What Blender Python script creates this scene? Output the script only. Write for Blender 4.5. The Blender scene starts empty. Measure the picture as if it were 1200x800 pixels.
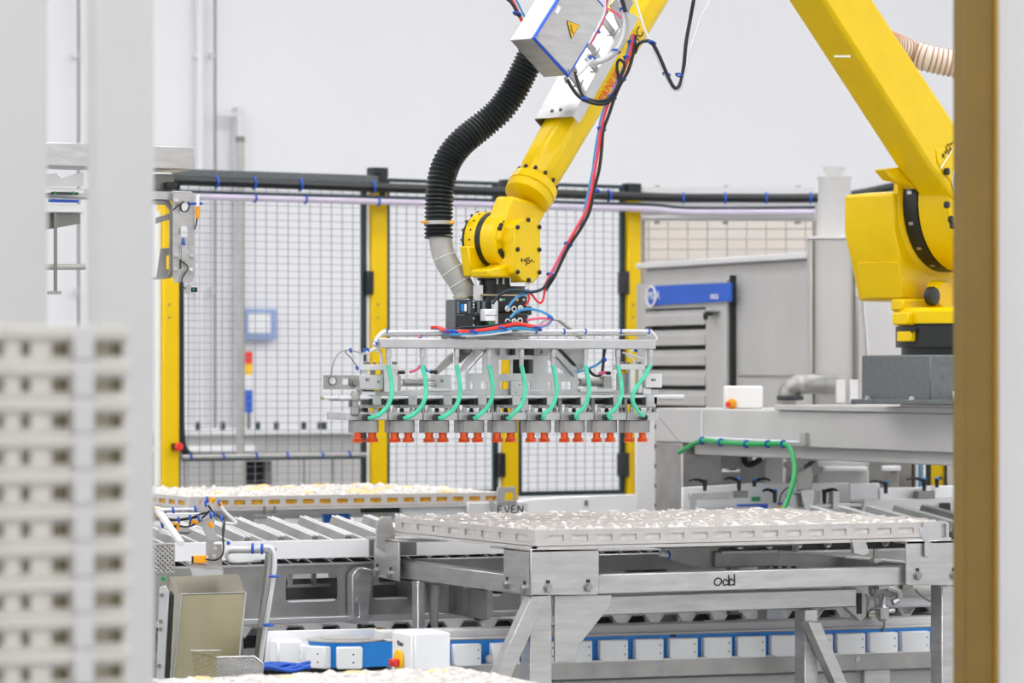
import bpy, bmesh, math, random
from mathutils import Vector, Matrix
from mathutils.geometry import delaunay_2d_cdt

random.seed(7)
scene = bpy.context.scene
COL = scene.collection

# ------------------------------------------------------------------ camera
F = 4000.0            # focal length in pixels of a 1200x800 frame
HY = 440.0            # horizon row
CZ = 1.6              # eye height
YAW = math.radians(25)
cam_d = bpy.data.cameras.new('camera')
cam_d.sensor_width = 36.0
cam_d.lens = F / 1200 * 36
cam_d.shift_y = (HY - 400) / 1200
cam_d.clip_end = 200
cam_d.dof.use_dof = True
cam_d.dof.focus_distance = 11.3
cam_d.dof.aperture_fstop = 4.5
cam = bpy.data.objects.new('camera', cam_d)
COL.objects.link(cam)
cam.location = (0, 0, CZ)
cam.rotation_euler = (math.pi / 2, 0, -YAW)
scene.camera = cam

# ------------------------------------------------------------------ light
w = bpy.data.worlds.new('hall_light')
scene.world = w
w.use_nodes = True
w.node_tree.nodes['Background'].inputs[0].default_value = (0.97, 0.985, 1.0, 1)
w.node_tree.nodes['Background'].inputs[1].default_value = 0.60
scene.view_settings.view_transform = 'Standard'
scene.view_settings.look = 'None'
scene.view_settings.gamma = 1
scene.view_settings.use_curve_mapping = False
scene.view_settings.exposure = 1.06
LAMP_POWER = 8.3     # emission strength of the ceiling light panels

# ------------------------------------------------------------------ pixel to place
FW = Vector((math.sin(YAW), math.cos(YAW), 0))
RT = Vector((math.cos(YAW), -math.sin(YAW), 0))
UP = Vector((0, 0, 1))
EYE = Vector((0, 0, CZ))
XU, YV = Vector((1, 0, 0)), Vector((0, 1, 0))

def ray(px, py): return RT * ((px - 600) / F) + FW + UP * (-(py - HY) / F)
def at(px, py, d): return EYE + ray(px, py) * d
def PL(px, py, P0, N):
    r = ray(px, py)
    return EYE + r * ((P0 - EYE).dot(N) / r.dot(N))
def V(px, py, v): return PL(px, py, Vector((0, v, 0)), YV)
def U(px, py, u): return PL(px, py, Vector((u, 0, 0)), XU)
def Zp(px, py, z): return PL(px, py, Vector((0, 0, z)), UP)

# ------------------------------------------------------------------ materials
def lin(c): return tuple(((x / 255) / 12.92 if x / 255 <= .04045 else ((x / 255 + .055) / 1.055) ** 2.4) for x in c)
MATS = {}
def mat(name, rgb, rough=.5, metal=0.0, var=.06, scale=6.0, bump=0.0, bscale=60.0, stretch=None, spec=.5, emit=None, alpha=None, trans=0.0):
    m = bpy.data.materials.new(name)
    m.use_nodes = True
    nt = m.node_tree
    b = nt.nodes['Principled BSDF']
    c = lin(rgb)
    tc = nt.nodes.new('ShaderNodeTexCoord')
    mp = nt.nodes.new('ShaderNodeMapping')
    nt.links.new(tc.outputs['Object'], mp.inputs[0])
    if stretch: mp.inputs['Scale'].default_value = stretch
    nz = nt.nodes.new('ShaderNodeTexNoise')
    nz.inputs['Scale'].default_value = scale
    nz.inputs['Detail'].default_value = 5
    nt.links.new(mp.outputs[0], nz.inputs['Vector'])
    rp = nt.nodes.new('ShaderNodeValToRGB')
    rp.color_ramp.elements[0].position = .3
    rp.color_ramp.elements[1].position = .7
    rp.color_ramp.elements[0].color = (*[max(0, x * (1 - var)) for x in c], 1)
    rp.color_ramp.elements[1].color = (*[min(1, x * (1 + var)) for x in c], 1)
    nt.links.new(nz.outputs['Fac'], rp.inputs[0])
    nt.links.new(rp.outputs[0], b.inputs['Base Color'])
    b.inputs['Roughness'].default_value = rough
    b.inputs['Metallic'].default_value = metal
    b.inputs['Specular IOR Level'].default_value = spec
    if trans: b.inputs['Transmission Weight'].default_value = trans
    if emit:
        b.inputs['Emission Color'].default_value = (*c, 1)
        b.inputs['Emission Strength'].default_value = emit
    if bump:
        n2 = nt.nodes.new('ShaderNodeTexNoise')
        n2.inputs['Scale'].default_value = bscale
        nt.links.new(mp.outputs[0], n2.inputs['Vector'])
        bp = nt.nodes.new('ShaderNodeBump')
        bp.inputs['Strength'].default_value = bump
        bp.inputs['Distance'].default_value = .004
        nt.links.new(n2.outputs['Fac'], bp.inputs['Height'])
        nt.links.new(bp.outputs[0], b.inputs['Normal'])
    MATS[name] = m
    return m

M_wall = mat('wall_paint', (237, 236, 239), .7, var=.012, scale=.8)
M_beige = mat('beige_panel', (216, 207, 200), .7, var=.03, scale=3)
M_floor = mat('floor_resin', (150, 152, 152), .45, var=.08, scale=2)
M_ceil = mat('ceiling_white', (225, 226, 228), .8, var=.02)
M_yel = mat('yellow_paint', (232, 194, 0), .3, var=.03, scale=8, bump=.05, bscale=90, spec=.3)
M_yelp = mat('yellow_post', (232, 192, 0), .4, var=.03, scale=4, spec=.3)
M_steel = mat('stainless', (192, 190, 189), .34, .8, var=.12, scale=9, stretch=(1, 1, 6), bump=.05, bscale=120)
M_steel2 = mat('stainless_dull', (164, 162, 160), .4, .8, var=.14, scale=10, bump=.08, bscale=100)
M_steel3 = mat('stainless_dark', (132, 132, 128), .36, .85, var=.15, scale=7, stretch=(1, 1, .3), bump=.06, bscale=160)
M_brass = mat('brushed_box', (176, 168, 140), .28, .92, var=.14, scale=5, stretch=(1, 1, .25), bump=.12, bscale=260)
M_alu = mat('aluminium', (192, 191, 192), .36, .65, var=.06, scale=14)
M_white = mat('white_plastic', (240, 240, 242), .4, var=.025, scale=9)
M_cab = mat('cabinet_grey', (192, 190, 189), .5, .15, var=.07, scale=3, stretch=(1, 1, .4))
M_offw = mat('off_white_paint', (216, 214, 215), .55, var=.02, scale=5)
M_tray = mat('tray_plastic', (196, 191, 189), .42, var=.05, scale=10)
M_film = mat('clear_film', (216, 210, 205), .16, var=.10, scale=40, bump=.5, bscale=45, spec=.8)
M_gold = mat('golden_filling', (214, 158, 28), .5, var=.25, scale=40)
M_beigeTray = mat('beige_tray', (182, 174, 152), .5, var=.05, scale=8)
M_blk = mat('black_plastic', (22, 25, 27), .4, var=.2, scale=20)
M_rub = mat('black_rubber', (30, 34, 35), .35, var=.15, scale=20)
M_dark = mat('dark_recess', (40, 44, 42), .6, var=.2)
M_navy = mat('dark_frame', (24, 46, 56), .45, var=.1)
M_wire = mat('mesh_wire', (132, 138, 148), .5, var=.1)
M_grey = mat('grey_cast', (100, 104, 106), .6, .1, var=.12, scale=40, bump=.3, bscale=140)
M_pipe = mat('grey_pipe', (178, 176, 172), .45, .2, var=.08, scale=20)
M_ltpipe = mat('light_pipe', (222, 222, 226), .45, var=.04)
M_green = mat('green_tube', (74, 205, 165), .2, var=.12, scale=30, spec=.8)
M_grn2 = mat('green_cable', (24, 160, 84), .35, var=.1)
M_or = mat('orange_silicone', (226, 84, 14), .3, var=.15, scale=30)
M_oran = mat('orange_sensor', (250, 166, 18), .4, var=.06)
M_blue = mat('blue_belt', (22, 132, 220), .4, var=.06)
M_blued = mat('blue_tie', (28, 86, 190), .4, var=.1)
M_sign = mat('blue_sign', (32, 92, 200), .45, var=.05)
M_red = mat('red_cable', (226, 52, 44), .35, var=.08)
M_pink = mat('pink_cable', (232, 92, 130), .35, var=.08)
M_cyan = mat('blue_cable', (64, 150, 205), .35, var=.08)
M_lilac = mat('lilac_cable', (206, 196, 216), .4, var=.05)
M_yelshade = mat('shaded_yellow_paint', (122, 95, 30), .5, var=.06, scale=12)  # yellow post whose shade is put into an ochre brown base colour
M_orle = mat('orange_edge', (176, 134, 40), .45, var=.04)
M_ink = mat('black_ink', (26, 26, 30), .6, var=.05)
M_redink = mat('red_ink', (222, 58, 20), .5, var=.05)
M_wsign = mat('yellow_sign', (244, 190, 6), .5, var=.02)
M_gasket = mat('blue_gasket', (26, 88, 205), .4, var=.04)
M_cream = mat('cream_hose', (228, 218, 208), .3, var=.06, trans=.0)
M_rib = mat('copper_rib', (176, 132, 100), .35, .4, var=.05)
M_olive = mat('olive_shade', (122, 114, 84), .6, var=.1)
M_near = mat('near_post_paint', (204, 202, 202), .6, var=.02, scale=4)
M_pgold = mat('pale_filling', (226, 196, 140), .4, var=.15, scale=30)
M_rimt = mat('tray_rim', (206, 201, 195), .5, var=.04, scale=8)
M_lamp = mat('lamp_diffuser', (255, 255, 255), .5, emit=LAMP_POWER)
M_paleb = mat('pale_blue_frame', (150, 170, 214), .5)

# ------------------------------------------------------------------ mesh builder
def dedupe(p):
    o = []
    for q in p:
        if not o or (q - o[-1]).length > 1e-6: o.append(q)
    return o
def smooth(pts, k=6):
    pts = [Vector(p) for p in pts]
    if len(pts) < 3: return pts
    out = []
    P = [pts[0] * 2 - pts[1]] + pts + [pts[-1] * 2 - pts[-2]]
    for i in range(1, len(P) - 2):
        a, b, c, d = P[i - 1], P[i], P[i + 1], P[i + 2]
        for j in range(k):
            t = j / k
            out.append(.5 * ((2 * b) + (c - a) * t + (2 * a - 5 * b + 4 * c - d) * t * t + (3 * b - 3 * c + d - a) * t ** 3))
    out.append(pts[-1])
    return dedupe(out)
def inside(p, poly):
    c = False
    n = len(poly)
    for i in range(n):
        a, b = poly[i], poly[(i + 1) % n]
        if (a[1] > p[1]) != (b[1] > p[1]) and p[0] < (b[0] - a[0]) * (p[1] - a[1]) / (b[1] - a[1]) + a[0]: c = not c
    return c
def rrect(x0, y0, x1, y1, r, n=3):
    o = []
    for cx, cy, a0 in ((x1 - r, y1 - r, 0), (x0 + r, y1 - r, 90), (x0 + r, y0 + r, 180), (x1 - r, y0 + r, 270)):
        for i in range(n + 1):
            a = math.radians(a0 + 90 * i / n)
            o.append((cx + r * math.cos(a), cy + r * math.sin(a)))
    return o
def circ(cx, cy, r, n=14, ry=None):
    return [(cx + r * math.cos(2 * math.pi * i / n), cy + (ry or r) * math.sin(2 * math.pi * i / n)) for i in range(n)]

class MB:
    def __init__(s): s.v = []; s.f = []
    def add(s, vs, fs):
        k = len(s.v)
        s.v += [Vector(p) for p in vs]
        s.f += [tuple(i + k for i in f) for f in fs]
        return s
    def hull8(s, b, t):
        return s.add(list(b) + list(t), [(3, 2, 1, 0), (4, 5, 6, 7), (0, 1, 5, 4), (1, 2, 6, 5), (2, 3, 7, 6), (3, 0, 4, 7)])
    def box(s, x0, x1, y0, y1, z0, z1):
        return s.hull8([(x0, y0, z0), (x1, y0, z0), (x1, y1, z0), (x0, y1, z0)], [(x0, y0, z1), (x1, y0, z1), (x1, y1, z1), (x0, y1, z1)])
    def obox(s, c, ax, ay, az):      # centre and three half-axis vectors
        c = Vector(c)
        q = [c + ax * i + ay * j for i, j in ((-1, -1), (1, -1), (1, 1), (-1, 1))]
        return s.hull8([p - az for p in q], [p + az for p in q])
    def bar(s, p0, p1, wv, hv):      # bar between two points, half width and half height vectors
        p0, p1 = Vector(p0), Vector(p1)
        q = lambda p: [p - wv - hv, p + wv - hv, p + wv + hv, p - wv + hv]
        return s.hull8(q(p0), q(p1))
    def loft(s, rings, caps=True, closed=False):
        n = len(rings[0]); vs = [p for r in rings for p in r]; fs = []
        m = len(rings)
        for i in range(m if closed else m - 1):
            for j in range(n):
                a, b = i * n + j, i * n + (j + 1) % n
                c, d = ((i + 1) % m) * n + (j + 1) % n, ((i + 1) % m) * n + j
                fs.append((a, b, c, d))
        if caps and not closed:
            fs.append(tuple(range(n - 1, -1, -1))); fs.append(tuple(range((m - 1) * n, m * n)))
        return s.add(vs, fs)
    def tube(s, pts, r, n=8, caps=True):
        pts = dedupe([Vector(p) for p in pts])
        R = r if isinstance(r, (list, tuple)) else [r] * len(pts)
        t0 = (pts[1] - pts[0]).normalized()
        ref = UP if abs(t0.z) < .9 else XU
        a = t0.cross(ref).normalized()
        rings = []
        for i, p in enumerate(pts):
            t = (pts[min(i + 1, len(pts) - 1)] - pts[max(i - 1, 0)]).normalized()
            a = (a - t * a.dot(t))
            a = a.normalized() if a.length > 1e-6 else t.orthogonal().normalized()
            b = t.cross(a)
            rings.append([p + (a * math.cos(2 * math.pi * k / n) + b * math.sin(2 * math.pi * k / n)) * R[i] for k in range(n)])
        return s.loft(rings, caps)
    def cyl(s, p0, p1, r0, r1=None, n=16):
        return s.tube([p0, p1], [r0, r0 if r1 is None else r1], n)
    def lathe(s, p0, ax, prof, n=20):     # prof: (distance along ax, radius)
        p0 = Vector(p0); ax = Vector(ax).normalized()
        a = ax.orthogonal().normalized(); b = ax.cross(a)
        return s.loft([[p0 + ax * h + (a * math.cos(2 * math.pi * k / n) + b * math.sin(2 * math.pi * k / n)) * r for k in range(n)] for h, r in prof])
    def ring(s, c, ax, R, r, n=24, m=8):
        c = Vector(c); ax = Vector(ax).normalized(); a = ax.orthogonal().normalized(); b = ax.cross(a)
        rings = []
        for i in range(n):
            t = 2 * math.pi * i / n; e = a * math.cos(t) + b * math.sin(t)
            rings.append([c + e * (R + r * math.cos(2 * math.pi * j / m)) + ax * r * math.sin(2 * math.pi * j / m) for j in range(m)])
        return s.loft(rings, False, True)
    def prism3(s, poly, N, t, holes=()):  # 3D planar polygon extruded by t along N
        poly = [Vector(p) for p in poly]; holes = [[Vector(p) for p in h] for h in holes]
        N = Vector(N).normalized(); o = poly[0]
        ex = N.orthogonal().normalized(); ey = N.cross(ex)
        to2 = lambda p: Vector(((p - o).dot(ex), (p - o).dot(ey)))
        loops = [poly] + holes
        l2 = [[to2(p) for p in l] for l in loops]
        if not holes:
            n = len(poly)
            vs = poly + [p + N * t for p in poly]
            return s.add(vs, [tuple(range(n - 1, -1, -1)), tuple(range(n, 2 * n))] + [(i, (i + 1) % n, n + (i + 1) % n, n + i) for i in range(n)])
        vs2 = [p for l in l2 for p in l]; ed = []; k = 0
        for l in l2:
            ed += [(k + i, k + (i + 1) % len(l)) for i in range(len(l))]; k += len(l)
        ov, oe, of, _, _, _ = delaunay_2d_cdt(vs2, ed, [], 0, 1e-7)
        keep = []
        for f in of:
            c = sum((ov[i] for i in f), Vector((0, 0))) / len(f)
            if inside(c, l2[0]) and not any(inside(c, h) for h in l2[1:]): keep.append(tuple(f))
        v3 = [o + ex * p[0] + ey * p[1] for p in ov]; n = len(v3)
        s.add(v3 + [p + N * t for p in v3], [tuple(reversed(f)) for f in keep] + [tuple(i + n for i in f) for f in keep])
        for l in loops:
            n = len(l)
            s.add(l + [p + N * t for p in l], [(i, (i + 1) % n, n + (i + 1) % n, n + i) for i in range(n)])
        return s
    # shapes given by where they are seen, on a plane of known place
    def pp(s, poly, P0, N, t, holes=()):
        P0 = Vector(P0); N = Vector(N).normalized()
        return s.prism3([PL(x, y, P0, N) for x, y in poly], N, t, [[PL(x, y, P0, N) for x, y in h] for h in holes])
    def vp(s, poly, v, t, holes=()): return s.pp(poly, (0, v, 0), YV, t, holes)
    def up(s, poly, u, t, holes=()): return s.pp(poly, (u, 0, 0), XU, t, holes)
    def vbox(s, x0, y0, x1, y1, v, t):
        xm = (x0 + x1) / 2
        z1, z0 = V(xm, y0, v).z, V(xm, y1, v).z
        return s.box(V(x0, y0, v).x, V(x1, y0, v).x, v, v + t, z0, z1)
    def ubox(s, x0, y0, x1, y1, u, t):
        xm = (x0 + x1) / 2
        z1, z0 = U(xm, y0, u).z, U(xm, y1, u).z
        return s.box(u, u + t, U(x1, y0, u).y, U(x0, y0, u).y, z0, z1)
    def pt(s, pts, r, n=6, k=6):          # tube through (px, py, depth) points
        return s.tube(smooth([at(*p) for p in pts], k), r, n)

# ------------------------------------------------------------------ objects
ORG = {}
def build(name, mb, m, org, bev=0.0, sm=35, seg=1):
    bm = bmesh.new()
    vs = [bm.verts.new(p - org) for p in mb.v]
    for f in mb.f:
        try: bm.faces.new([vs[i] for i in f])
        except ValueError: pass
    bmesh.ops.remove_doubles(bm, verts=bm.verts, dist=1e-6)
    bmesh.ops.recalc_face_normals(bm, faces=bm.faces)
    me = bpy.data.meshes.new(name)
    bm.to_mesh(me); bm.free()
    me.materials.append(m)
    if sm:
        for p in me.polygons: p.use_smooth = True
        me.set_sharp_from_angle(angle=math.radians(sm))
    o = bpy.data.objects.new(name, me)
    COL.objects.link(o)
    if bev:
        b = o.modifiers.new('bevel', 'BEVEL'); b.width = bev; b.segments = seg; b.limit_method = 'ANGLE'; b.angle_limit = math.radians(40)
        b.harden_normals = False
    return o
def tag(o, label=None, cat=None, group=None, kind=None):
    if label: o['label'] = label
    if cat: o['category'] = cat
    if group: o['group'] = group
    if kind: o['kind'] = kind
    return o
def thing(name, label, cat, base, group=None):
    o = bpy.data.objects.new(name, None)
    o.empty_display_size = .1
    COL.objects.link(o)
    o.location = base
    ORG[o] = Vector(base)
    return tag(o, label, cat, group)
def part(parent, name, mb, m, bev=0.0, label=None, kind=None, sm=35, seg=1):
    o = build(name, mb, m, ORG[parent], bev, sm, seg)
    o.parent = parent
    ORG[o] = ORG[parent]
    return tag(o, label, None, None, kind)
def single(name, mb, m, label, cat, group=None, bev=0.0, kind=None, sm=35, seg=1):
    n = len(mb.v); c = sum(mb.v, Vector((0, 0, 0))) / n
    base = Vector((c.x, c.y, min(p.z for p in mb.v)))
    o = build(name, mb, m, base, bev, sm, seg)
    o.location = base
    ORG[o] = base
    return tag(o, label, cat, group, kind)
def struct(name, mb, m, label=None, bev=0.0):
    o = single(name, mb, m, label, None, bev=bev)
    o['kind'] = 'structure'
    return o
def text_mb(body, P, ex, ey, size, ext=.0008, align='CENTER'):
    cu = bpy.data.curves.new('lettering', 'FONT')
    cu.body = body; cu.size = size; cu.extrude = ext; cu.align_x = align; cu.align_y = 'CENTER'; cu.resolution_u = 3
    ob = bpy.data.objects.new('lettering', cu); COL.objects.link(ob)
    dg = bpy.context.evaluated_depsgraph_get()
    me = bpy.data.meshes.new_from_object(ob.evaluated_get(dg))
    ex, ey = Vector(ex).normalized(), Vector(ey).normalized(); ez = ex.cross(ey)
    mb = MB().add([Vector(P) + ex * v.co.x + ey * v.co.y + ez * v.co.z for v in me.vertices], [tuple(p.vertices) for p in me.polygons])
    bpy.data.objects.remove(ob); bpy.data.curves.remove(cu); bpy.data.meshes.remove(me)
    return mb
def bolt(parent, p, ax, r, h, m=None):
    ax = Vector(ax).normalized()
    return part(parent, 'bolt', MB().lathe(Vector(p) - ax * .002, ax, [(0, r * 1.35), (h * .3, r * 1.35), (h * .3, r), (h, r * .9)], 6), m or M_steel)
def tie(parent, px, py, d, r, ax, m=None):      # a cable tie ring round a cable at a seen place
    return part(parent, 'cable_tie', MB().ring(at(px, py, d), ax, r, r * .35, 10, 5), m or M_blued)
# ================================================================== the room
struct('floor', MB().box(-14, 24, -4, 24, -.2, 0), M_floor)
struct('wall_back', MB().box(-14, 24, 22, 22.2, 0, 7.2), M_wall)
struct('ceiling', MB().box(-14, 24, -4, 22.2, 7.2, 7.4), M_ceil)
for j, y in enumerate((1.0, 5.0, 9.0, 13.0, 17.0)):
    for i, x in enumerate((-6.0, -1.0, 4.0, 9.0, 14.0)):
        row = ('behind the viewpoint', 'over the viewpoint', 'over the trays', 'over the mesh fence', 'near the back wall')[j]
        col = ('first', 'second', 'third', 'fourth', 'fifth')[i]
        t = thing('ceiling_light', 'white rectangular ceiling light panel %s, %s from the left' % (row, col), 'ceiling light', (x, y, 7.12), 'ceiling lights')
        part(t, 'frame', MB().prism3([(x - 1.25, y - .45, 7.11), (x + 1.25, y - .45, 7.11), (x + 1.25, y + .45, 7.11), (x - 1.25, y + .45, 7.11)], UP, .09,
             [[(x - 1.2, y - .4, 7.11), (x + 1.2, y - .4, 7.11), (x + 1.2, y + .4, 7.11), (x - 1.2, y + .4, 7.11)]]), M_alu)
        part(t, 'diffuser', MB().box(x - 1.2, x + 1.2, y - .4, y + .4, 7.13, 7.15), M_lamp)

# conduits and rails on the back wall
def vz(px, py, v): return V(px, py, v)
def wall_pipe(px, y0, y1, r, m, label, v=21.9):
    a, b = V(px, y0, v), V(px, y1, v)
    t = thing('conduit_pipe', label, 'pipe', (a.x, v, b.z))
    part(t, 'pipe', MB().cyl(b, a, r, n=10), m)
    for k in (.2, .5, .8):
        c = b.lerp(a, k)
        part(t, 'clamp', MB().box(c.x - r * 1.25, c.x + r * 1.25, c.y - r * .6, 22.0, c.z - .02, c.z + .02), M_wall)
    return t
wall_pipe(252, -120, 800, .009, M_steel3, 'thin dark conduit running full height up the white back wall')
wall_pipe(92, -120, 800, .009, M_steel3, 'thin dark conduit on the wall seen between the two near white posts')
wall_pipe(234, -120, 800, .022, M_wall, 'pale white pipe on the back wall left of the dark conduit', 21.93)
t = thing('cable_channel', 'grey cable channel on the back wall with short arm near its top', 'cable channel', tuple(V(282, 800, 21.85)))
part(t, 'channel', MB().vbox(278.5, 125, 286, 800, 21.86, .12), M_ltpipe)
part(t, 'arm', MB().vbox(254, 132.5, 279, 136, 21.88, .04), M_ltpipe)

# things standing behind the fence
t = thing('notice_board', 'white notice with a blue border on the wall behind the fence', 'notice', tuple(V(304, 398, 21.9)))
part(t, 'board', MB().vbox(285, 362, 324, 398, 21.93, .03), M_paleb)
part(t, 'sheet', MB().vbox(291, 367, 317, 390, 21.92, .02), M_white)
t = thing('light_tower', 'thin signal tower with red, yellow and blue bands behind the fence', 'signal light', tuple(at(291, 504, 20.6)))
part(t, 'pole', MB().cyl(at(291.5, 504, 20.6), at(291.5, 482, 20.6), .012), M_steel3)
for a, b, m in ((412, 426, M_red), (426, 439, M_wsign), (439, 457, M_ltpipe), (457, 483, M_blued)):
    part(t, 'band', MB().cyl(at(291.5, b, 20.6), at(291.5, a, 20.6), .024), m)
t = thing('rear_bench', 'long pale grey machine bench behind the left fence panel', 'bench', tuple(Vector((V(316, 505, 19.2).x, 19.2, 0))))
part(t, 'worktop', MB().vbox(120, 504, 432, 510, 18.9, .9), M_offw, .006)
part(t, 'body', MB().vp([(120, 510), (432, 510), (432, 830), (120, 830)], 18.95, .8, [[(288, 540), (319, 540), (319, 568), (288, 568)]]), M_cab)
part(t, 'dark_bay', MB().vbox(288, 540, 319, 568, 19.1, .3), M_dark)
part(t, 'ledge', MB().vbox(120, 522, 300, 529, 18.88, .08), M_white)
for px in (216, 250, 356, 390):
    part(t, 'panel_seam', MB().vbox(px, 532, px + 1.2, 640, 18.945, .01), M_steel3)
for i, px in enumerate((233, 262, 303, 325, 357, 376, 381)):
    part(t, 'clip', MB().vbox(px - 2, 494, px + 2, 504, 19.0 + .05 * (i % 3), .03), M_navy)
t = thing('upright_tube', 'pale blue grey upright tube behind the left fence panel', 'column', tuple(Vector((*at(281.5, 560, 19)[:2], 0))))
p = at(281.5, 440, 19)
part(t, 'tube', MB().cyl((p.x, p.y, 0), (p.x, p.y, 2.9), .022), M_pipe)
part(t, 'cap', MB().cyl((p.x, p.y, 2.9), (p.x, p.y, 2.93), .026), M_steel3)

# ================================================================== mesh fence
FA, FB = Zp(207, 200, 2.6), Zp(750, 218, 2.6)
FE = Vector((FB.x - FA.x, FB.y - FA.y, 0)).normalized()
FN = Vector((-FE.y, FE.x, 0))          # away from the camera
FP = Vector((FA.x, FA.y, 0))
def fp(px, py): return PL(px, py, FP, FN)
def fs(px): return (fp(px, 440) - FP).dot(FE)
def fq(s, z, o=0.0): return FP + FE * s + UP * z + FN * o
def fbox(mb, s0, s1, z0, z1, o0, o1):
    return mb.hull8([fq(s0, z0, o0), fq(s1, z0, o0), fq(s1, z0, o1), fq(s0, z0, o1)], [fq(s0, z1, o0), fq(s1, z1, o0), fq(s1, z1, o1), fq(s0, z1, o1)])
ptops = {197: 236, 441: 208, 595: 222, 739: 226}
plabel = {197: 'yellow fence post beside the orange connector plate at the left', 441: 'tall yellow fence post with black head bracket left of the gripper',
          595: 'yellow fence post directly behind the suction gripper', 739: 'yellow fence post at the right end beside the louvred cabinet'}
for px in (197, 441, 595, 739):
    s = fs(px); hw = {197: .042, 441: .043, 595: .043, 739: .04}[px]
    zt = fp(px, ptops[px]).z
    t = thing('fence_post', plabel[px], 'post', tuple(fq(s, 0)), 'yellow fence posts')
    part(t, 'post', fbox(MB(), s - hw, s + hw, 0.015, zt, -.04, .04), M_yelp, .004)
    part(t, 'foot_plate', fbox(MB(), s - .09, s + .09, 0, .015, -.08, .08), M_yelp)
    part(t, 'white_strip', fbox(MB(), s - hw - .022, s - hw - .002, .2, zt - .05, -.01, .03), M_white)
    part(t, 'head_cap', fbox(MB(), s - hw * .9, s + hw * 1.2, zt, zt + .05, -.035, .035), M_blk, .004)
    for z in (fp(px, 372).z, fp(px, 357).z):
        bolt(t, fq(s - .012, z, -.04), -FN, .006, .006, M_steel3)
    if px in (595, 739):
        part(t, 'panel_clamp', fbox(MB(), s - hw - .035, s - hw + .004, fp(px, 558).z, fp(px, 530).z, -.05, .02), M_blk, .004)
    if px == 739:
        part(t, 'white_cable', MB().tube(smooth([fp(744, 440) - FN * .06, fp(744, 500) - FN * .06, fp(741, 530) - FN * .06, fp(740, 600) - FN * .06]), .009, 8), M_white)
    if px in (441, 739):
        part(t, 'panel_clamp', fbox(MB(), s - hw - .03, s - hw + .004, fp(px, 345).z, fp(px, 318).z, -.05, .02), M_blk, .004)
spans = ((207.5, 426, 0), (453, 580, 1), (608, 729, 2))
slabel = ('wide dark framed wire mesh panel at the left of the fence', 'narrow wire mesh panel behind the black hose and robot wrist', 'wire mesh panel behind the red cable right of the wrist')
for a, b, i in spans:
    s0, s1 = fs(a), fs(b)
    z1 = fp((a + b) / 2, 207 + 4 * i).z; z0 = fp((a + b) / 2, 580).z
    t = thing('wire_fence', slabel[i], 'fence panel', tuple(fq((s0 + s1) / 2, z0)), 'wire mesh fence panels')
    for x in (s0, s1): part(t, 'side_frame', fbox(MB(), x - .012, x + .012, z0, z1, -.012, .012), M_navy)
    part(t, 'top_frame', fbox(MB(), s0 + .012, s1 - .012, z1 - .018, z1, -.01, .01), M_navy)
    part(t, 'bottom_frame', fbox(MB(), s0 + .012, s1 - .012, z0, z0 + .024, -.012, .012), M_navy)
    mb = MB(); n = max(2, round((s1 - s0) / .059))
    for k in range(1, n):
        x = s0 + (s1 - s0) * k / n
        fbox(mb, x - .0015, x + .0015, z0, z1, -.0018, .0015)
    n = round((z1 - z0) / .0355)
    for k in range(1, n):
        z = z0 + (z1 - z0) * k / n
        fbox(mb, s0, s1, z - .0013, z + .0013, -.0046, -.0018)
    part(t, 'wire_mesh', mb, M_wire, kind='stuff', sm=0)
    if i == 0:
        part(t, 'cable', MB().tube(smooth([fp(211, 300), fp(211.5, 440), fp(212, 500), fp(215, 525), fp(224, 535)]), .02, 8), M_blk)
# dark angle rail along the fence top
t = thing('top_rail', 'dark grey angle rail along the top of the left fence panel', 'rail', tuple(fp(320, 205)))
mb = MB(); a, b = fs(196), fs(440); z = fp(207, 200).z
fbox(mb, a, b, z - .03, z + .006, -.06, -.052); fbox(mb, a, b, z - .006, z + .006, -.052, .02)
part(t, 'angle', mb, M_grey)
part(t, 'end_bracket', fbox(MB(), b - .012, b + .03, z - .05, z + .02, -.07, .0), M_blk)
part(t, 'end_tab', fbox(MB(), b + .0, b + .03, z - .1, z - .05, -.05, .0), M_blk)
# cable runs on the fence
def run(name, pts, r, m, label, tiesx, group=None):
    t = thing(name, label, 'cable', tuple(pts[0]), group)
    part(t, 'cable', MB().tube(smooth(pts, 4), r, 8), m)
    for p, ax in tiesx:
        part(t, 'cable_tie', MB().ring(p, ax, r * 1.15, .006, 12, 5), M_blued)
    return t
R2 = lambda px, py: at(px, py, 17.9)
ylin = lambda px: 213 + (px - 205) * (232 - 213) / 545
P = [fq(fs(x), fp(x, ylin(x)).z, -.11) for x in (190, 260, 340, 440, 520, 600, 680, 750)] + [R2(800, 232), R2(860, 232), R2(955, 232), R2(1002, 228), R2(1050, 218)]
tx = [(fq(fs(x), fp(x, ylin(x)).z, -.11), FE) for x in (242, 286, 340, 425, 510, 625, 700)] + [(R2(x, 232), RT) for x in (801, 850, 898, 950)]
run('black_cable', P, .024, M_blk, 'thick black cable bundle tied along the top of the fence', tx)
ylin2 = lambda px: 231 + (px - 205) * (246 - 231) / 545
P = [fq(fs(x), fp(x, ylin2(x)).z, -.12) for x in (190, 260, 340, 440, 520, 600, 680, 750)] + [R2(800, 248), R2(860, 248.5), R2(955, 248)]
run('lilac_cable', P, .0165, M_lilac, 'pale lilac cable run below the black cable on the fence', [(fq(fs(x), fp(x, ylin2(x)).z, -.12), FE) for x in (286, 345, 430)])
P = [fq(fs(x), fp(x, ylin2(x) - 5).z, -.12) for x in (190, 260, 340, 440, 520, 600, 680, 750)] + [R2(800, 243.5), R2(860, 244), R2(955, 243)]
run('thin_cable', P, .009, M_navy, 'thin dark cable lying on the pale lilac fence cable', [])
P = [R2(752, 238), R2(955, 239)]
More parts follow.
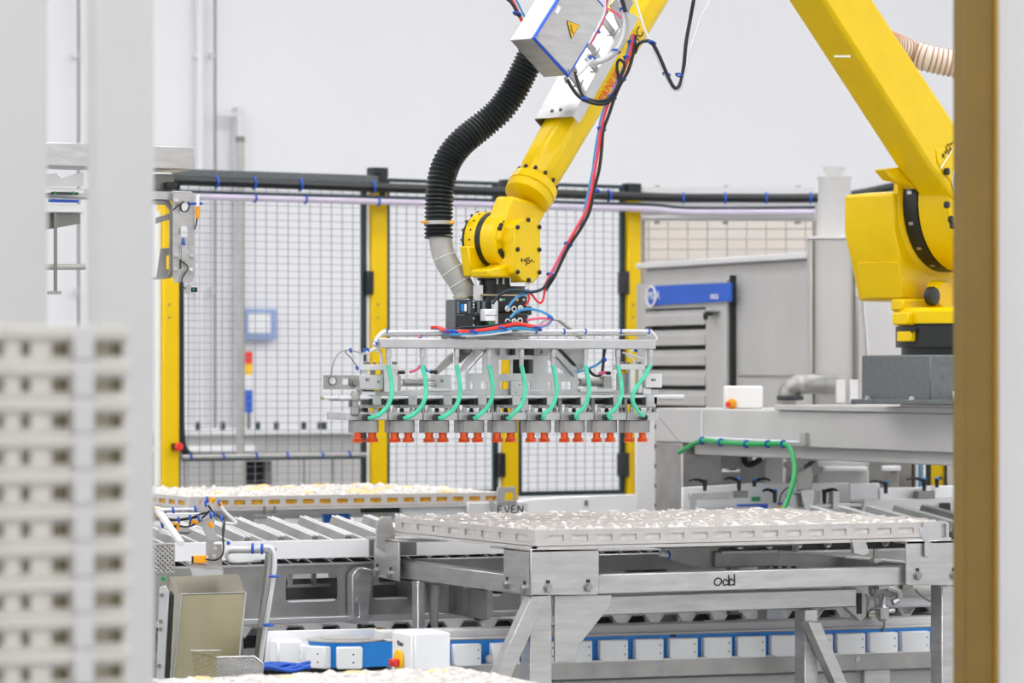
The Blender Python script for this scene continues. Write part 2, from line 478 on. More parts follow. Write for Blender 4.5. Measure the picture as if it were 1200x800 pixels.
t = thing('cable_tray', 'pale metal cable tray carrying cables above the louvred cabinet', 'cable tray', tuple(R2(850, 254)))
part(t, 'back', MB().obox(at(853, 239, 18.0), RT * .46, FW * .004, UP * .09), M_offw)
part(t, 'lip', MB().obox(at(853, 254, 17.96), RT * .46, FW * .04, UP * .006), M_offw)
for px in (770, 850, 935):
    part(t, 'bracket', MB().obox(at(px, 240, 18.1), RT * .012, FW * .06, UP * .1), M_steel2)
# lower tube of the left panel with blue clips
t = thing('clip_tube', 'grey tube with blue clips across the low left fence panel', 'tube', tuple(fp(320, 536)))
part(t, 'tube', MB().tube([fq(fs(209), fp(300, 534).z, -.04), fq(fs(424), fp(300, 534).z, -.04)], .012, 8), M_pipe)
part(t, 'cable', MB().tube([fq(fs(209), fp(300, 537.5).z, -.05), fq(fs(424), fp(300, 537.5).z, -.05)], .006, 6), M_navy)
for px in (219, 257, 296, 332, 373, 405):
    part(t, 'clip', MB().ring(fq(fs(px), fp(300, 534).z, -.04), FE, .014, .006, 10, 5), M_blued)
t = thing('stop_button', 'round orange red push button on the leftmost yellow fence post', 'button', tuple(fq(fs(201), fp(201, 528).z, -.04)))
part(t, 'housing', fbox(MB(), fs(201) - .02, fs(201) + .015, fp(201, 527).z, fp(201, 519).z, -.07, -.041), M_blk)
c = fq(fs(201), fp(201, 523).z, -.07)
part(t, 'knob', MB().lathe(c, -FN, [(0, .012), (.01, .012), (.012, .022), (.02, .022), (.026, .015)], 14), M_red)

# beige partition and coarse mesh above the cabinet
p0, p1 = at(752, 250, 19.2), at(1100, 250, 19.2)
struct('wall_right', MB().hull8([(p0.x, p0.y, 0), (p1.x, p1.y, 0), (p1.x + .1, p1.y + .2, 0), (p0.x + .1, p0.y + .2, 0)], [(p0.x, p0.y, p0.z), (p1.x, p1.y, p0.z), (p1.x + .1, p1.y + .2, p0.z), (p0.x + .1, p0.y + .2, p0.z)]), M_beige)
t = thing('coarse_mesh_panel', 'pale coarse wire mesh above the sloping top of the grey cabinet', 'fence panel', tuple(at(850, 312, 18.2)))
mb = MB()
for px in range(760, 960, 23): mb.tube([at(px, 310, 18.2), at(px, 252, 18.2)], .0035, 4)
for py in range(256, 312, 12): mb.tube([at(752, py, 18.21), at(956, py, 18.21)], .003, 4)
part(t, 'wire_mesh', mb, M_pipe, kind='stuff', sm=0)
for px in (753, 955): part(t, 'post', MB().cyl(Vector((*at(px, 300, 18.22)[:2], 0)), at(px, 226, 18.22), .014, n=8), M_pipe)
part(t, 'top_frame', MB().tube([at(752, 253, 18.2), at(956, 253, 18.2)], .012, 6), M_pipe)
part(t, 'bottom_frame', MB().tube([at(752, 311, 18.2), at(956, 311, 18.2)], .01, 6), M_pipe)

# ================================================================== louvred cabinet (its face runs along Y at x = UC)
UC = 8.0
t = thing('louvred_cabinet', 'large grey metal machine cabinet with louvred door and blue sign', 'cabinet', (UC, U(850, 400, UC).y, 0))
yl, yr = U(751, 400, UC).y, U(949, 400, UC).y
zt = U(850, 309, UC).z
part(t, 'body', MB().box(UC + .02, UC + .2, yr, yl, .1, zt), M_cab, .01)
part(t, 'top_lip', MB().box(UC - .02, UC + .21, yr, yl + .02, zt, zt + .03), M_offw, .005)
d0, d1 = U(752, 400, UC).y, U(857, 400, UC).y
zd1, zd0 = U(805, 330, UC).z, .3
fr = lambda y0, y1, z0, z1: [(UC - .03, y0, z0), (UC - .03, y1, z0), (UC - .03, y1, z1), (UC - .03, y0, z1)]
o0, o1 = U(762, 400, UC).y, U(833, 400, UC).y
zo1 = U(800, 361, UC).z
door = part(t, 'door', MB().prism3(fr(d1, d0, zd0, zd1), XU, .045, [fr(o1, o0, .5, zo1)]), M_cab, .003)
part(t, 'door_backing', MB().box(UC + .012, UC + .018, o1, o0, .5, zo1), M_dark)
for k in range(12):
    z = zo1 - .02 - k * .1
    if z < .55: break
    part(door, 'louvre', MB().prism3([(UC - .035, o1, z - .06), (UC - .035, o1, z - .066), (UC + .01, o1, z + .0), (UC + .01, o1, z + .012), (UC - .012, o1, z + .012), (UC - .035, o1, z - .02)], YV, o0 - o1), M_cab)
part(t, 'door_gap', MB().box(UC - .012, UC + .02, d1 - .014, d1 - .003, zd0, zd1 + .02), M_dark)
sg = part(t, 'sign', MB().up([(764, 335), (856, 331), (856, 353), (764, 357.5)], UC - .045, .012), M_sign)
c = U(763, 347, UC - .05)
part(sg, 'logo_disc', MB().lathe(c + XU * .008, -XU, [(0, .055), (.006, .055)], 20), M_sign)
part(sg, 'logo_ring', MB().ring(c, XU, .05, .006, 20, 6), M_white)
part(sg, 'lettering', text_mb('MCA', U(766, 346.5, UC - .052), -YV, UP, .062), M_white)
part(sg, 'small_lettering', text_mb('mca', U(837, 346.5, UC - .048), -YV, UP, .05), M_white)
hd = part(door, 'handle', MB().tube(smooth([U(831, 367, UC - .03), U(831, 367, UC - .08), U(827, 368, UC - .085), U(827, 374, UC - .08)]), .012, 8), M_blk)
part(door, 'handle_plate', MB().ubox(834, 364, 843, 371, UC - .036, .008), M_steel)
for py in (440, 520): part(t, 'seam', MB().box(UC + .012, UC + .022, yr + .01, d1 - .05, U(900, py, UC).z - .003, U(900, py, UC).z + .003), M_steel2)
# duct and stack right of it
t = thing('exhaust_stack', 'grey square duct carrying a tapered white round exhaust stack', 'duct', tuple(Vector((*at(978, 440, 15.75)[:2], 0))))
L, Rr = at(950, 279, 15.75), at(1003, 279, 15.75)
hw = RT * ((Rr - L).length / 2); cc = (L + Rr) / 2
zb = 0.05
part(t, 'duct', MB().obox(Vector((cc.x, cc.y, (L.z + zb) / 2)) + FW * .1, hw, FW * .1, UP * ((L.z - zb) / 2)), M_cab, .006)
part(t, 'duct_lid', MB().obox(cc + FW * .1 + UP * .004, hw * 1.06, FW * .108, UP * .006), M_offw)
for px in (953.5, 1001):
    part(t, 'corner_trim', MB().obox(Vector((*at(px, 350, 15.74)[:2], (L.z + zb) / 2)), RT * .006, FW * .006, UP * ((L.z - zb) / 2 - .01)), M_steel3)
c0 = at(978, 278, 15.85)
z = lambda py: (at(978, py, 15.85).z - c0.z)
part(t, 'stack', MB().lathe(c0, UP, [(0, .084), (z(212), .074), (z(209), .08), (z(207), .08)], 24), M_near)
part(t, 'stack_cap', MB().lathe(c0 + UP * z(207), UP, [(0, .042), (.01, .042), (z(197) - z(207), .054), (z(196) - z(207), .054)], 20), M_near)
t = thing('white_side_cabinet', 'white painted box cabinet behind the grey robot pedestal', 'cabinet', tuple(Vector((*at(1040, 440, 16.1)[:2], 0))))
a, b = at(1004, 345, 15.98), at(1120, 345, 15.98); cc = (a + b) / 2
part(t, 'body', MB().obox(Vector((cc.x, cc.y, a.z / 2 + .05)) + FW * .09, (b - a) / 2, FW * .09, UP * (a.z / 2 - .05)), M_offw, .01)
part(t, 'door_seam', MB().bar(at(1012, 352, 15.975), at(1020, 440, 15.975), RT * .004, FW * .004), M_white)
t = thing('pipe_elbow', 'dull grey round pipe elbow low in front of the cabinet', 'pipe', tuple(at(940, 474, 15.1)))
part(t, 'elbow', MB().tube(smooth([at(921, 475, 15.1), at(925, 458, 15.1), at(940, 450, 15.1), at(968, 450, 15.3), at(974, 450, 15.72)]), .045, 14), M_steel2)
part(t, 'collar', MB().ring(at(926, 466, 15.05), UP, .05, .012, 16, 6), M_blk)
for i, px in enumerate((985, 1000)):
    part(t, 'flange', MB().obox(at(px, 458, 15.0), RT * .018, FW * .03, UP * .05), M_offw)
# ================================================================== robot beam (frame along Y at x = UB)
UB = 6.95
t = thing('robot_gantry', 'heavy grey steel box beam on a leg carrying the yellow robot', 'beam', (UB, U(1000, 500, UB).y, 0))
zbt = U(1000, 482, UB).z; zbb = U(1130, 531.5, UB).z
yfar = U(799, 500, UB).y; ynear = U(1330, 500, UB).y
lw = U(768, 500, UB).y
part(t, 'beam', MB().box(UB, UB + .75, ynear, lw, zbb, zbt), M_cab, .006)
part(t, 'leg', MB().box(UB, UB + .2, yfar, lw, 0.02, zbb), M_steel2, .006)
part(t, 'leg', MB().box(UB, UB + .2, ynear, ynear + .2, 0.02, zbb), M_steel2, .006)
for y in (yfar, ynear): part(t, 'foot_plate', MB().box(UB - .05, UB + .25, y - .04, y + (lw - yfar) + .04, 0, .02), M_steel2)
part(t, 'mitre_weld', MB().bar(U(772, 488, UB - .001), U(799, 521, UB - .001), YV * .003 + UP * .002, XU * .002), M_steel2)
part(t, 'end_weld', MB().bar(U(823, 481, UB - .002), U(823, 514, UB - .002), YV * .008, XU * .003), M_offw)
part(t, 'top_plate', MB().box(UB - .02, UB + .7, ynear + .1, U(912, 476, UB).y, zbt, zbt + .022), M_cab, .003)
part(t, 'top_plate', MB().box(UB - .04, UB + .7, ynear + .1, U(1065, 480, UB).y, zbt + .022, zbt + .034), M_offw, .003)
part(t, 'lower_flange', MB().box(UB + .05, UB + .7, ynear, yfar - .02, zbb - .05, zbb), M_cab, .004)
rod = part(t, 'cable_rod', MB().tube([U(824, 513, UB - .015), U(938, 518, UB - .015)], .007, 6), M_ltpipe)
part(t, 'rod_end', MB().ubox(937, 507, 943, 521, UB - .02, .02), M_pipe)
t = thing('green_cable', 'green cable clipped under the robot beam then hanging down', 'cable', tuple(U(930, 600, UB - .05)))
g = [(796, 530, 15.0), (806, 524, 14.9), (823, 516, 14.75), (845, 518, 14.55), (875, 520, 14.3), (900, 520, 14.15), (918, 520, 14.05), (926, 526, 14), (931, 543, 13.9), (930, 562, 13.8), (924, 583, 13.7), (916, 602, 13.6)]
g = [(a, b, c - .22) for a, b, c in g]
part(t, 'cable', MB().pt(g, .0105, 8), M_grn2)
for i in (2, 3, 4, 5, 6): part(t, 'cable_tie', MB().ring(at(*g[i]), YV, .014, .004, 10, 5), M_blued)
t = thing('white_upright', 'white square column left of the robot beam leg', 'column', tuple(Vector((*at(756, 540, 15.9)[:2], 0))))
a, b = at(745, 487, 15.9), at(767, 487, 15.9)
zc = U(800, 482, UB).z
part(t, 'column', MB().obox(Vector((*((a + b) / 2)[:2], zc / 2 + .01)) + FW * .05, (b - a) / 2, FW * .05, UP * (zc / 2 - .01)), M_offw, .005)
part(t, 'cap', MB().obox(Vector((*((a + b) / 2)[:2], zc + .004)) + FW * .05, (b - a) / 2 * 1.04, FW * .053, UP * .006), M_white)
t = thing('switch_box', 'small white switch box with orange knob on the robot beam', 'switch box', tuple(at(872, 479, 14.7)))
mb = MB(); a, b = at(850, 452, 14.6), at(894, 479, 14.6)
part(t, 'housing', MB().obox((a + b) / 2 + FW * .07, RT * ((b - a).dot(RT) / 2), FW * .07, UP * ((a.z - b.z) / 2)), M_white, .006)
part(t, 'knob', MB().lathe(at(857, 473, 14.6), -FW, [(0, .022), (.012, .022), (.015, .012), (.03, .01)], 14), M_oran)
part(t, 'knob_grip', MB().obox(at(853, 474, 14.56), RT * .01, FW * .01, UP * .01), M_red)
part(t, 'foot', MB().obox(at(872, 481, 14.7), RT * .05, FW * .05, UP * .01), M_steel2)

# ================================================================== robot
W0 = at(595, 290, 11.3)
PSI = math.radians(48)
RN = RT * math.sin(PSI) - FW * math.cos(PSI)      # joint axes: right and towards the viewpoint
RH = RT * math.cos(PSI) + FW * math.sin(PSI)      # along the arm plane, wrist to base
def AP(px, py, s=0.0): return PL(px, py, W0 + RN * s, RN)
def rp(mb, poly, s, t, holes=()): return mb.pp(poly, W0 + RN * s, -RN, t, holes)
J2 = AP(1112, 240, -.05)
J1 = AP(1128, 400, -.12)
base_z = U(1000, 482, UB).z
t = thing('pedestal', 'rough dark grey square riser block under the robot', 'pedestal', (J1.x, J1.y, base_z + .034))
cz0, cz1 = base_z + .034, at(1075, 416, 13.0).z
uc = at(1090, 440, 12.75)
hx = .30
part(t, 'block', MB().box(uc.x, uc.x + .5, uc.y, uc.y + .5, cz0, cz1), M_grey, .006)
part(t, 'foot_flange', MB().box(uc.x - .03, uc.x + .53, uc.y - .03, uc.y + .53, cz0 + .0, cz0 + .018), M_grey, .003)
for i, j in ((-.018, .1), (-.018, .42), (.1, -.018), (.2, -.018)):
    bolt(t, (uc.x + i, uc.y + j, cz0 + .018), UP, .01, .014)
part(t, 'label_plate', MB().box(uc.x + .1, uc.x + .2, uc.y - .004, uc.y, cz0 + .03, cz0 + .05), M_white)

R = thing('industrial_robot', 'large yellow six axis robot arm reaching over to the gripper', 'robot', (J1.x, J1.y, cz1))
c = Vector((uc.x + .25, uc.y + .25, cz1))
part(R, 'base_ring', MB().lathe(c, UP, [(0, .19), (.03, .19), (.03, .212), (.11, .212), (.11, .2), (.125, .2)], 36), M_blk)
part(R, 'turntable', MB().lathe(c + UP * .12, UP, [(0, .215), (.03, .218), (.045, .218), (.06, .2)], 36), M_yel)
tur = part(R, 'turret', rp(MB(), [(1047, 226), (1075, 223), (1190, 223), (1200, 356), (1064, 352), (1056, 312), (1047, 272)], -.07, .235), M_yel, .012, seg=2)
part(R, 'turret_cover', rp(MB(), [(1053, 306), (1063, 304), (1068, 349), (1060, 349)], -.068, .20), M_yel, .004)
part(R, 'turret_neck', rp(MB(), [(1058, 350), (1190, 350), (1190, 388), (1066, 388), (1064, 366), (1058, 364)], -.02, .06), M_yel, .008)
part(R, 'stop_plate', rp(MB(), [(1064, 366), (1122, 368), (1122, 378), (1100, 378), (1100, 384), (1064, 380)], .04, .075), M_yel, .004)
part(R, 'stop_plate', rp(MB(), [(1068, 388), (1094, 388), (1094, 400), (1068, 400)], .05, .07), M_yel, .004)
part(R, 'stop_block', rp(MB(), [(1076, 380), (1086, 380), (1086, 390), (1076, 390)], .03, .06), M_yel)
for x, y in ((1069, 385), (1094, 379), (1112, 379)): bolt(R, AP(x, y, .05), -UP, .008, .016, M_blk)
bs = part(R, 'round_boss', MB().lathe(AP(1095, 346, -.02), RN, [(0, .06), (.04, .055), (.05, .048)], 24), M_yel)
part(R, 'drain_cap', MB().lathe(AP(1089, 347, .03), RN, [(0, .036), (.02, .037), (.028, .032), (.03, .02)], 20), M_blk)
SJ = AP(1104, 240, -.06)
part(R, 'shoulder_disc', MB().lathe(SJ - RN * .03, RN, [(0, .285), (.02, .285), (.03, .27)], 44), M_yel)
part(R, 'shoulder_seal', MB().lathe(SJ - RN * .005, RN, [(0, .262), (.07, .262)], 44), M_blk)
for a in (172, 198, 222, 246):
    e = UP * math.sin(math.radians(a)) + RH * math.cos(math.radians(a))
    part(R, 'seal_marker', MB().obox(SJ + RN * .03 + e * .262, RN * .01, e * .002, RN.cross(e) * .006), M_steel)
hub = part(R, 'shoulder_hub', MB().lathe(SJ + RN * .062, RN, [(0, .25), (.012, .262), (.1, .26), (.14, .25), (.15, .23)], 44), M_yel)
arm = [(835, -215), (880, -225), (907, -190), (1024, 0), (1050, 40), (1130, 160), (1195, 262), (1165, 300), (1129, 243), (1092, 197), (1050, 132), (1000, 54), (967, 3)]
la = part(R, 'lower_arm', rp(MB(), arm, .17, .155), M_yel, .014, seg=2)
part(la, 'side_panel', rp(MB(), [(1098, 175), (1124, 170), (1172, 250), (1150, 262), (1128, 232), (1099, 190)], .176, .008), M_yel, .003)
part(la, 'arm_step', rp(MB(), [(1037, 198), (1066, 195), (1090, 206), (1076, 222), (1056, 212), (1048, 211)], .02, .06), M_yel, .008)
part(la, 'white_mark', MB().bar(AP(978, 66, .1), AP(996, 66, .16), RH * .002, UP * .004), M_white)
for x, y in ((1108, 201), (1108, 240), (1113, 257), (1115, 264)): part(la, 'bolt', MB().lathe(AP(x, y, .176), RN, [(0, .014), (.012, .014), (.014, .009)], 10), M_blk)
dirv = (AP(1130, 160, .18) - AP(1024, 0, .18)).normalized()
nv = RN.cross(dirv).normalized()
if nv.z < 0: nv = -nv
d2 = (AP(1118, 164, .178) - AP(1104, 186, .178)).normalized(); d2n = RN.cross(d2)
part(la, 'lettering', text_mb('+\u2022J2\u2022-', AP(1111, 175, .178), d2, d2n, .044), M_ink)
part(la, 'scribe_line', MB().tube([AP(1102, 198, .1785), AP(1121, 168, .1785)], .0018, 4), M_white)
oc_ = AP(1129, 203, .178)
el_ = [oc_ + d2 * (.085 * math.cos(k * math.pi / 12)) + d2n * (.05 * math.sin(k * math.pi / 12)) for k in range(24)]
stk = part(la, 'sticker', MB().prism3(el_, RN, .0012), M_sign)
part(stk, 'sticker_rim', MB().tube(el_ + [el_[0]], .0035, 5), M_white)
part(stk, 'lettering', text_mb('MCA', oc_ + RN * .003, d2, d2n, .062), M_white)
# elbow above the frame
EL = AP(868, -205, .0)
part(R, 'elbow_hub', MB().lathe(EL + RN * -.16, RN, [(0, .17), (.02, .185), (.3, .185), (.33, .17)], 32), M_yel)
part(R, 'elbow_motor', MB().lathe(EL + RN * -.34, RN, [(0, .08), (.18, .08)], 20), M_blk)
part(R, 'elbow_housing', MB().obox(EL + UP * .05 - RN * .02, RH * .17, RN * .13, UP * .2), M_yel, .02)
# forearm: eight sided tube
A0 = AP(628, 211, 0); A1 = EL
ax = (A1 - A0).normalized()
e1 = RN.copy(); e2 = ax.cross(e1).normalized()
def octa(p, r, k=.42, sx=1.0):
    q = []
    for i in range(8):
        a = math.radians(22.5 + 45 * i)
        q.append(p + e1 * (r * 1.06 * math.cos(a)) * sx + e2 * (r * 1.06 * math.sin(a)))
    return q
Ln = (A1 - A0).length
fo = part(R, 'forearm', MB().loft([octa(A0 + ax * h, r) for h, r in ((-.02, .055), (.03, .071), (.12, .074), (.5, .08), (Ln * .6, .09), (Ln, .12))]), M_yel, .012, seg=2)
C0 = AP(621, 226, 0)
part(R, 'wrist_collar', MB().lathe(C0 - ax * .03, ax, [(0, .068), (.006, .08), (.032, .083), (.036, .078), (.04, .084), (.07, .082), (.08, .07)], 32), M_yel)
for k in range(12):
    a = 2 * math.pi * k / 12
    e = e1 * math.cos(a) + e2 * math.sin(a)
    part(R, 'bolt', MB().cyl(C0 + ax * .048 + e * .073, C0 + ax * .06 + e * .073, .006, n=6), M_blk)
# lettering on the forearm
def on_arm(px, py, off): 
    return AP(px, py, off)
wa = .085
part(fo, 'lettering', text_mb('FANUC', on_arm(715.5, 100, wa), ax, RN.cross(ax), .046), M_redink, label='red lettering')
part(fo, 'lettering', text_mb('iC', on_arm(749, 40, wa + .007), ax, RN.cross(ax), .05), M_ink, label='black lettering')
# wrist
HJ = AP(593, 281, 0)
def wl(s, prof, m, name='wrist_disc', n=36): return part(R, name, MB().lathe(HJ + RN * s, RN, prof, n), m)
wl(-.118, [(0, .088), (.02, .092)], M_blk, 'wrist_rim')
wl(-.1, [(0, .097), (.04, .097), (.044, .095)], M_yel)
wl(-.056, [(0, .0945), (.022, .0945)], M_blk, 'wrist_seal')
wl(-.034, [(0, .092), (.05, .09), (.058, .08)], M_yel)
wl(.018, [(0, .05), (.05, .047), (.06, .03)], M_yel, 'wrist_core')
for a0 in (95, 215):
    for k in range(6):
        a = math.radians(a0 + k * 11)
        e = UP * math.sin(a) + RH * math.cos(a)
        part(R, 'bolt', MB().lathe((HJ + RN * .02) + e * .07, RN, [(0, .009), (.012, .009), (.014, .005)], 8), M_blk)
for k in range(9):
    a = math.radians(100 + k * 20)
    e = UP * math.sin(a) + RH * math.cos(a)
    part(R, 'bolt', MB().cyl(HJ - RN * .075 + e * .0955, HJ - RN * .075 + e * .099, .0035, n=6), M_blk)
    part(R, 'bolt', MB().cyl(HJ - RN * .11 + e * .09, HJ - RN * .11 + e * .1, .005, n=6), M_steel3)
part(R, 'wrist_neck', rp(MB(), [(600, 229), (645, 241), (634, 262), (630, 290), (596, 290), (583, 281), (588, 262)], .035, .075), M_yel, .012, seg=2)
part(R, 'wrist_yoke', rp(MB(), [(590, 312), (612, 302), (612, 330), (600, 325), (574, 325), (572, 316)], .05, .085), M_yel, .006)
part(R, 'wrist_plate', rp(MB(), [(548, 288), (575, 288), (588, 306), (590, 324), (553, 324)], -.055, .04), M_yel, .005)
oc = [(603, 266), (609, 258), (626, 257), (633, 264), (633, 321), (625, 331), (613, 329), (603, 319)]
part(R, 'wrist_box', rp(MB(), [(602, 265), (609, 257), (626, 255), (634, 263), (634, 322), (625, 332), (612, 330), (602, 320)], .075, .07), M_yel, .004)
cov = part(R, 'wrist_cover', rp(MB(), oc, .082, .012), M_yel, .003)
for x, y in ((605.5, 266), (618, 257.5), (631, 266), (605.5, 292), (631, 292.5), (605.5, 318.5), (618.5, 328), (631, 319)):
    part(cov, 'bolt', MB().lathe(AP(x, y, .08), RN, [(0, .0075), (.008, .0075), (.01, .004)], 8), M_blk)
part(cov, 'lettering', text_mb('+\u2022J5\u2022-', AP(618, 305.5, .083), RH, UP, .030), M_ink)
# flange
fc = at(589, 322, 11.34); z = lambda py: at(589, py, 11.34).z
part(R, 'flange', MB().lathe((fc.x, fc.y, z(336)), UP, [(0, .078), (.02, .078), (.022, .085), (z(321) - z(336), .085)], 32), M_blk)
part(R, 'flange_adapter', MB().lathe((fc.x, fc.y, z(346)), UP, [(0, .074), (z(336) - z(346), .074)], 32), M_rub)
part(R, 'data_plate', MB().obox(at(607, 333, 11.235), RT * .025, FW * .001, UP * .006), M_white, label='small white data plate')
for x in (583, 590, 598): part(R, 'flange_bolt', MB().cyl(at(x, 333, 11.255), at(x, 326, 11.255), .004, n=6), M_steel)

# ================================================================== box, bracket and hose on the forearm
J = thing('junction_box', 'tilted stainless electrical box with yellow warning triangle on the forearm', 'electrical box', tuple(AP(664, 92, .2)))
SB = .20
A_, B_, C_ = AP(624, 45, SB), AP(664, 89, SB), AP(711, 13, SB)
D_ = A_ + (C_ - B_)
dep = .10
part(J, 'housing', MB().prism3([A_, B_, C_, D_], -RN, dep), M_steel, .003)
mid = (A_ + C_) / 2
lid = [mid + (p - mid) * .97 + RN * .008 for p in (A_, B_, C_, D_)]
part(J, 'lid', MB().prism3(lid, -RN, .006), M_steel, .002)
gk = [mid + (p - mid) * .985 + RN * .002 for p in (A_, B_, C_, D_)]
part(J, 'gasket', MB().tube([gk[3], gk[0], gk[1], gk[2], gk[3]], .0075, 6), M_gasket, label='blue gasket')
tri = [AP(664.5, 24.5, SB + .009), AP(679, 29.5, SB + .009), AP(669.5, 45, SB + .009)]
wsn = part(J, 'warning_sign', MB().prism3(tri, RN, .001), M_wsign, label='yellow high voltage warning triangle')
part(wsn, 'sign_border', MB().tube(tri + [tri[0]], .0018, 4), M_ink)
part(wsn, 'lightning_bolt', MB().tube([AP(668.5, 29, SB + .011), AP(670.5, 33, SB + .011), AP(669, 34, SB + .011), AP(672, 39, SB + .011)], .0015, 4), M_ink)
part(J, 'paper_label', MB().prism3([AP(650, 14, SB + .009), AP(654, 6, SB + .009), AP(657.5, 9, SB + .009), AP(653, 17, SB + .009)], RN, .001), M_white)
for p in (lid[0], lid[1]): bolt(J, p.lerp(mid + RN * .008, .08), RN, .004, .006)
part(J, 'cable_gland', MB().cyl(AP(663, 90, .17), AP(665, 97, .17), .008), M_steel)
part(J, 'cable_gland', MB().cyl(AP(672, 78, .17), AP(675, 85, .17), .008), M_steel)

B = thing('sheet_bracket', 'bent stainless sheet bracket bolted on top of the robot forearm', 'bracket', tuple(AP(672, 140, .1)))
a, b = AP(672, 137, .115), AP(738, 14, .115)
bx = (b - a).normalized(); bn = bx.cross(RN).normalized()
if bn.dot(RH) > 0: bn = -bn
part(B, 'top_plate', MB().hull8([a, b, b - RN * .17, a - RN * .17], [p + bn * .004 for p in (a, b, b - RN * .17, a - RN * .17)]), M_steel, .001)
part(B, 'side_flange', rp(MB(), [(672, 137), (679, 145), (749, 21), (738, 14)], .118, .004), M_alu, .001)
part(B, 'side_flange', MB().prism3([p - RN * .17 for p in (AP(672, 137, .115), AP(679, 145, .115), AP(749, 21, .115), AP(738, 14, .115))], -RN, .004), M_steel2)
for x, y in ((647, 130), (657, 128.5)):
    p = PL(x, y, a + bn * .004, bn)
    bolt(B, p, bn, .006, .007, M_steel3)
for f0, s in ((.32, .1), (.45, .02), (.62, .1), (.8, .04)):
    p = a.lerp(b, f0) - RN * s * .6
    part(B, 'stand_off', MB().obox(p + bn * .035, bx * .012, RN * .003, bn * .033), M_steel)
    part(B, 'stand_off_foot', MB().obox(p + bn * .006, bx * .014, RN * .018, bn * .002), M_steel)
p = a.lerp(b, .83)
part(B, 'upper_plate', MB().prism3([p + bn * .004, p + bx * .12 + bn * .004, p + bx * .12 + bn * .07, p + bx * .03 + bn * .09], -RN, .004), M_steel2)

H = thing('corrugated_hose', 'thick black corrugated vacuum hose from the box to the gripper', 'hose', tuple(at(515, 280, 11.35)))
cl = smooth([at(625, 60, 11.44), at(613, 85, 11.43), at(601, 108, 11.42), at(585, 130, 11.41), at(563, 149, 11.4), at(541, 167, 11.38), at(525, 188, 11.36), at(517, 212, 11.34), at(514.5, 240, 11.33), at(514, 279, 11.32)], 16)
L_ = [0.0]
for i in range(1, len(cl)): L_.append(L_[-1] + (cl[i] - cl[i - 1]).length)
tot = L_[-1]; pitch = .0138; pts = []; rr = []; k = 0
nst = int(tot / pitch) * 6
for i in range(nst + 1):
    s = tot * i / nst
    while k < len(L_) - 2 and L_[k + 1] < s: k += 1
    q = (s - L_[k]) / (L_[k + 1] - L_[k])
    pts.append(cl[k].lerp(cl[k + 1], q)); rr.append(.0445 + .0045 * math.sin(2 * math.pi * s / pitch))
part(H, 'hose', MB().tube(pts, rr, 22), M_rub, sm=60)
part(H, 'hose_clamp', MB().lathe(at(514, 263, 11.32), UP, [(0, .0505), (.012, .0505)], 24), M_steel)
part(H, 'clamp_screw', MB().cyl(at(527, 260.5, 11.26), at(532.5, 260.5, 11.26), .006), M_oran)
part(H, 'clamp_screw', MB().cyl(at(494, 260, 11.30), at(500, 260, 11.28), .004), M_oran)
el = smooth([at(516, 276, 11.32), at(518, 292, 11.32), at(523, 306, 11.32), at(531, 319, 11.32), at(539, 331, 11.32), at(544, 341, 11.32), at(545, 350, 11.32)], 5)
part(H, 'elbow_pipe', MB().tube(el, [.0385] * (len(el) - 6) + [.037] * 6, 22), M_pipe, label='light grey segmented elbow pipe')
for i in (8, 14, 20): part(H, 'weld_ring', MB().ring(el[i], el[i + 1] - el[i - 1], .0385, .0022, 24, 5), M_offw)
part(H, 'pipe_lip', MB().lathe(at(545, 349, 11.32), UP, [(0, .041), (.006, .041)], 24), M_brass)

# ================================================================== cables on the arm
def cable(name, label, runs, ties=(), cat='cable'):
    base = at(*runs[0][0][-1])
    t = thing(name, label, cat, tuple(base))
    for pts, r, m in runs:
        part(t, 'strand', MB().pt(pts, r, 6, 6), m)
    for px, py, d, r in ties:
        part(t, 'cable_tie', MB().ring(at(px, py, d), Vector((.35, .1, .9)), r, r * .3, 10, 5), M_blued)
    return t
D = 11.15
main = [(742, 40), (738, 62), (731, 82), (724, 98), (716, 114), (709, 132), (704, 152), (701, 175), (697, 198), (693, 222), (687, 246), (676, 266), (665, 285), (655, 303), (645, 322), (637, 338)]
cable('cable_bundle', 'red and black cable bundle hanging from the forearm to the wrist', [
    ([(x, y, D) for x, y in main], .0052, M_pink),
    ([(x + 3 + (i % 3), y + 1, D - .01) for i, (x, y) in enumerate(main)], .0055, M_blk),
    ([(x - 2.5 - (i % 2), y + 2, D + .01) for i, (x, y) in enumerate(main[:11])] + [(x + 3, y + 3, D + .01) for x, y in main[11:]], .004, M_cyan),
    ([(x + 1, y, D - .015) for x, y in main[:13]], .0028, M_red)],
    [(741, 50, D, .014), (736, 68, D, .014), (728, 92, D, .014), (717, 114, D, .014), (705, 151, D, .013), (698, 223, D, .013), (666, 286, D, .013), (645, 322, D, .012)])
cable('black_loop', 'black cable looping from the box gland across the forearm', [
    ([(665, 93, D), (671, 104, D), (681, 115, D), (696, 121, D - .02), (710, 121, D - .02), (718, 114, D - .02)], .0065, M_blk),
    ([(674, 84, D), (678, 100, D), (684, 113, D), (698, 118, D - .02), (712, 116, D - .02), (722, 104, D - .02), (728, 88, D - .02), (732, 76, D - .02), (726, 70, D - .02), (723, 78, D - .02), (726, 98, D - .02)], .005, M_blk)],
    [(686, 117, D, .014)])
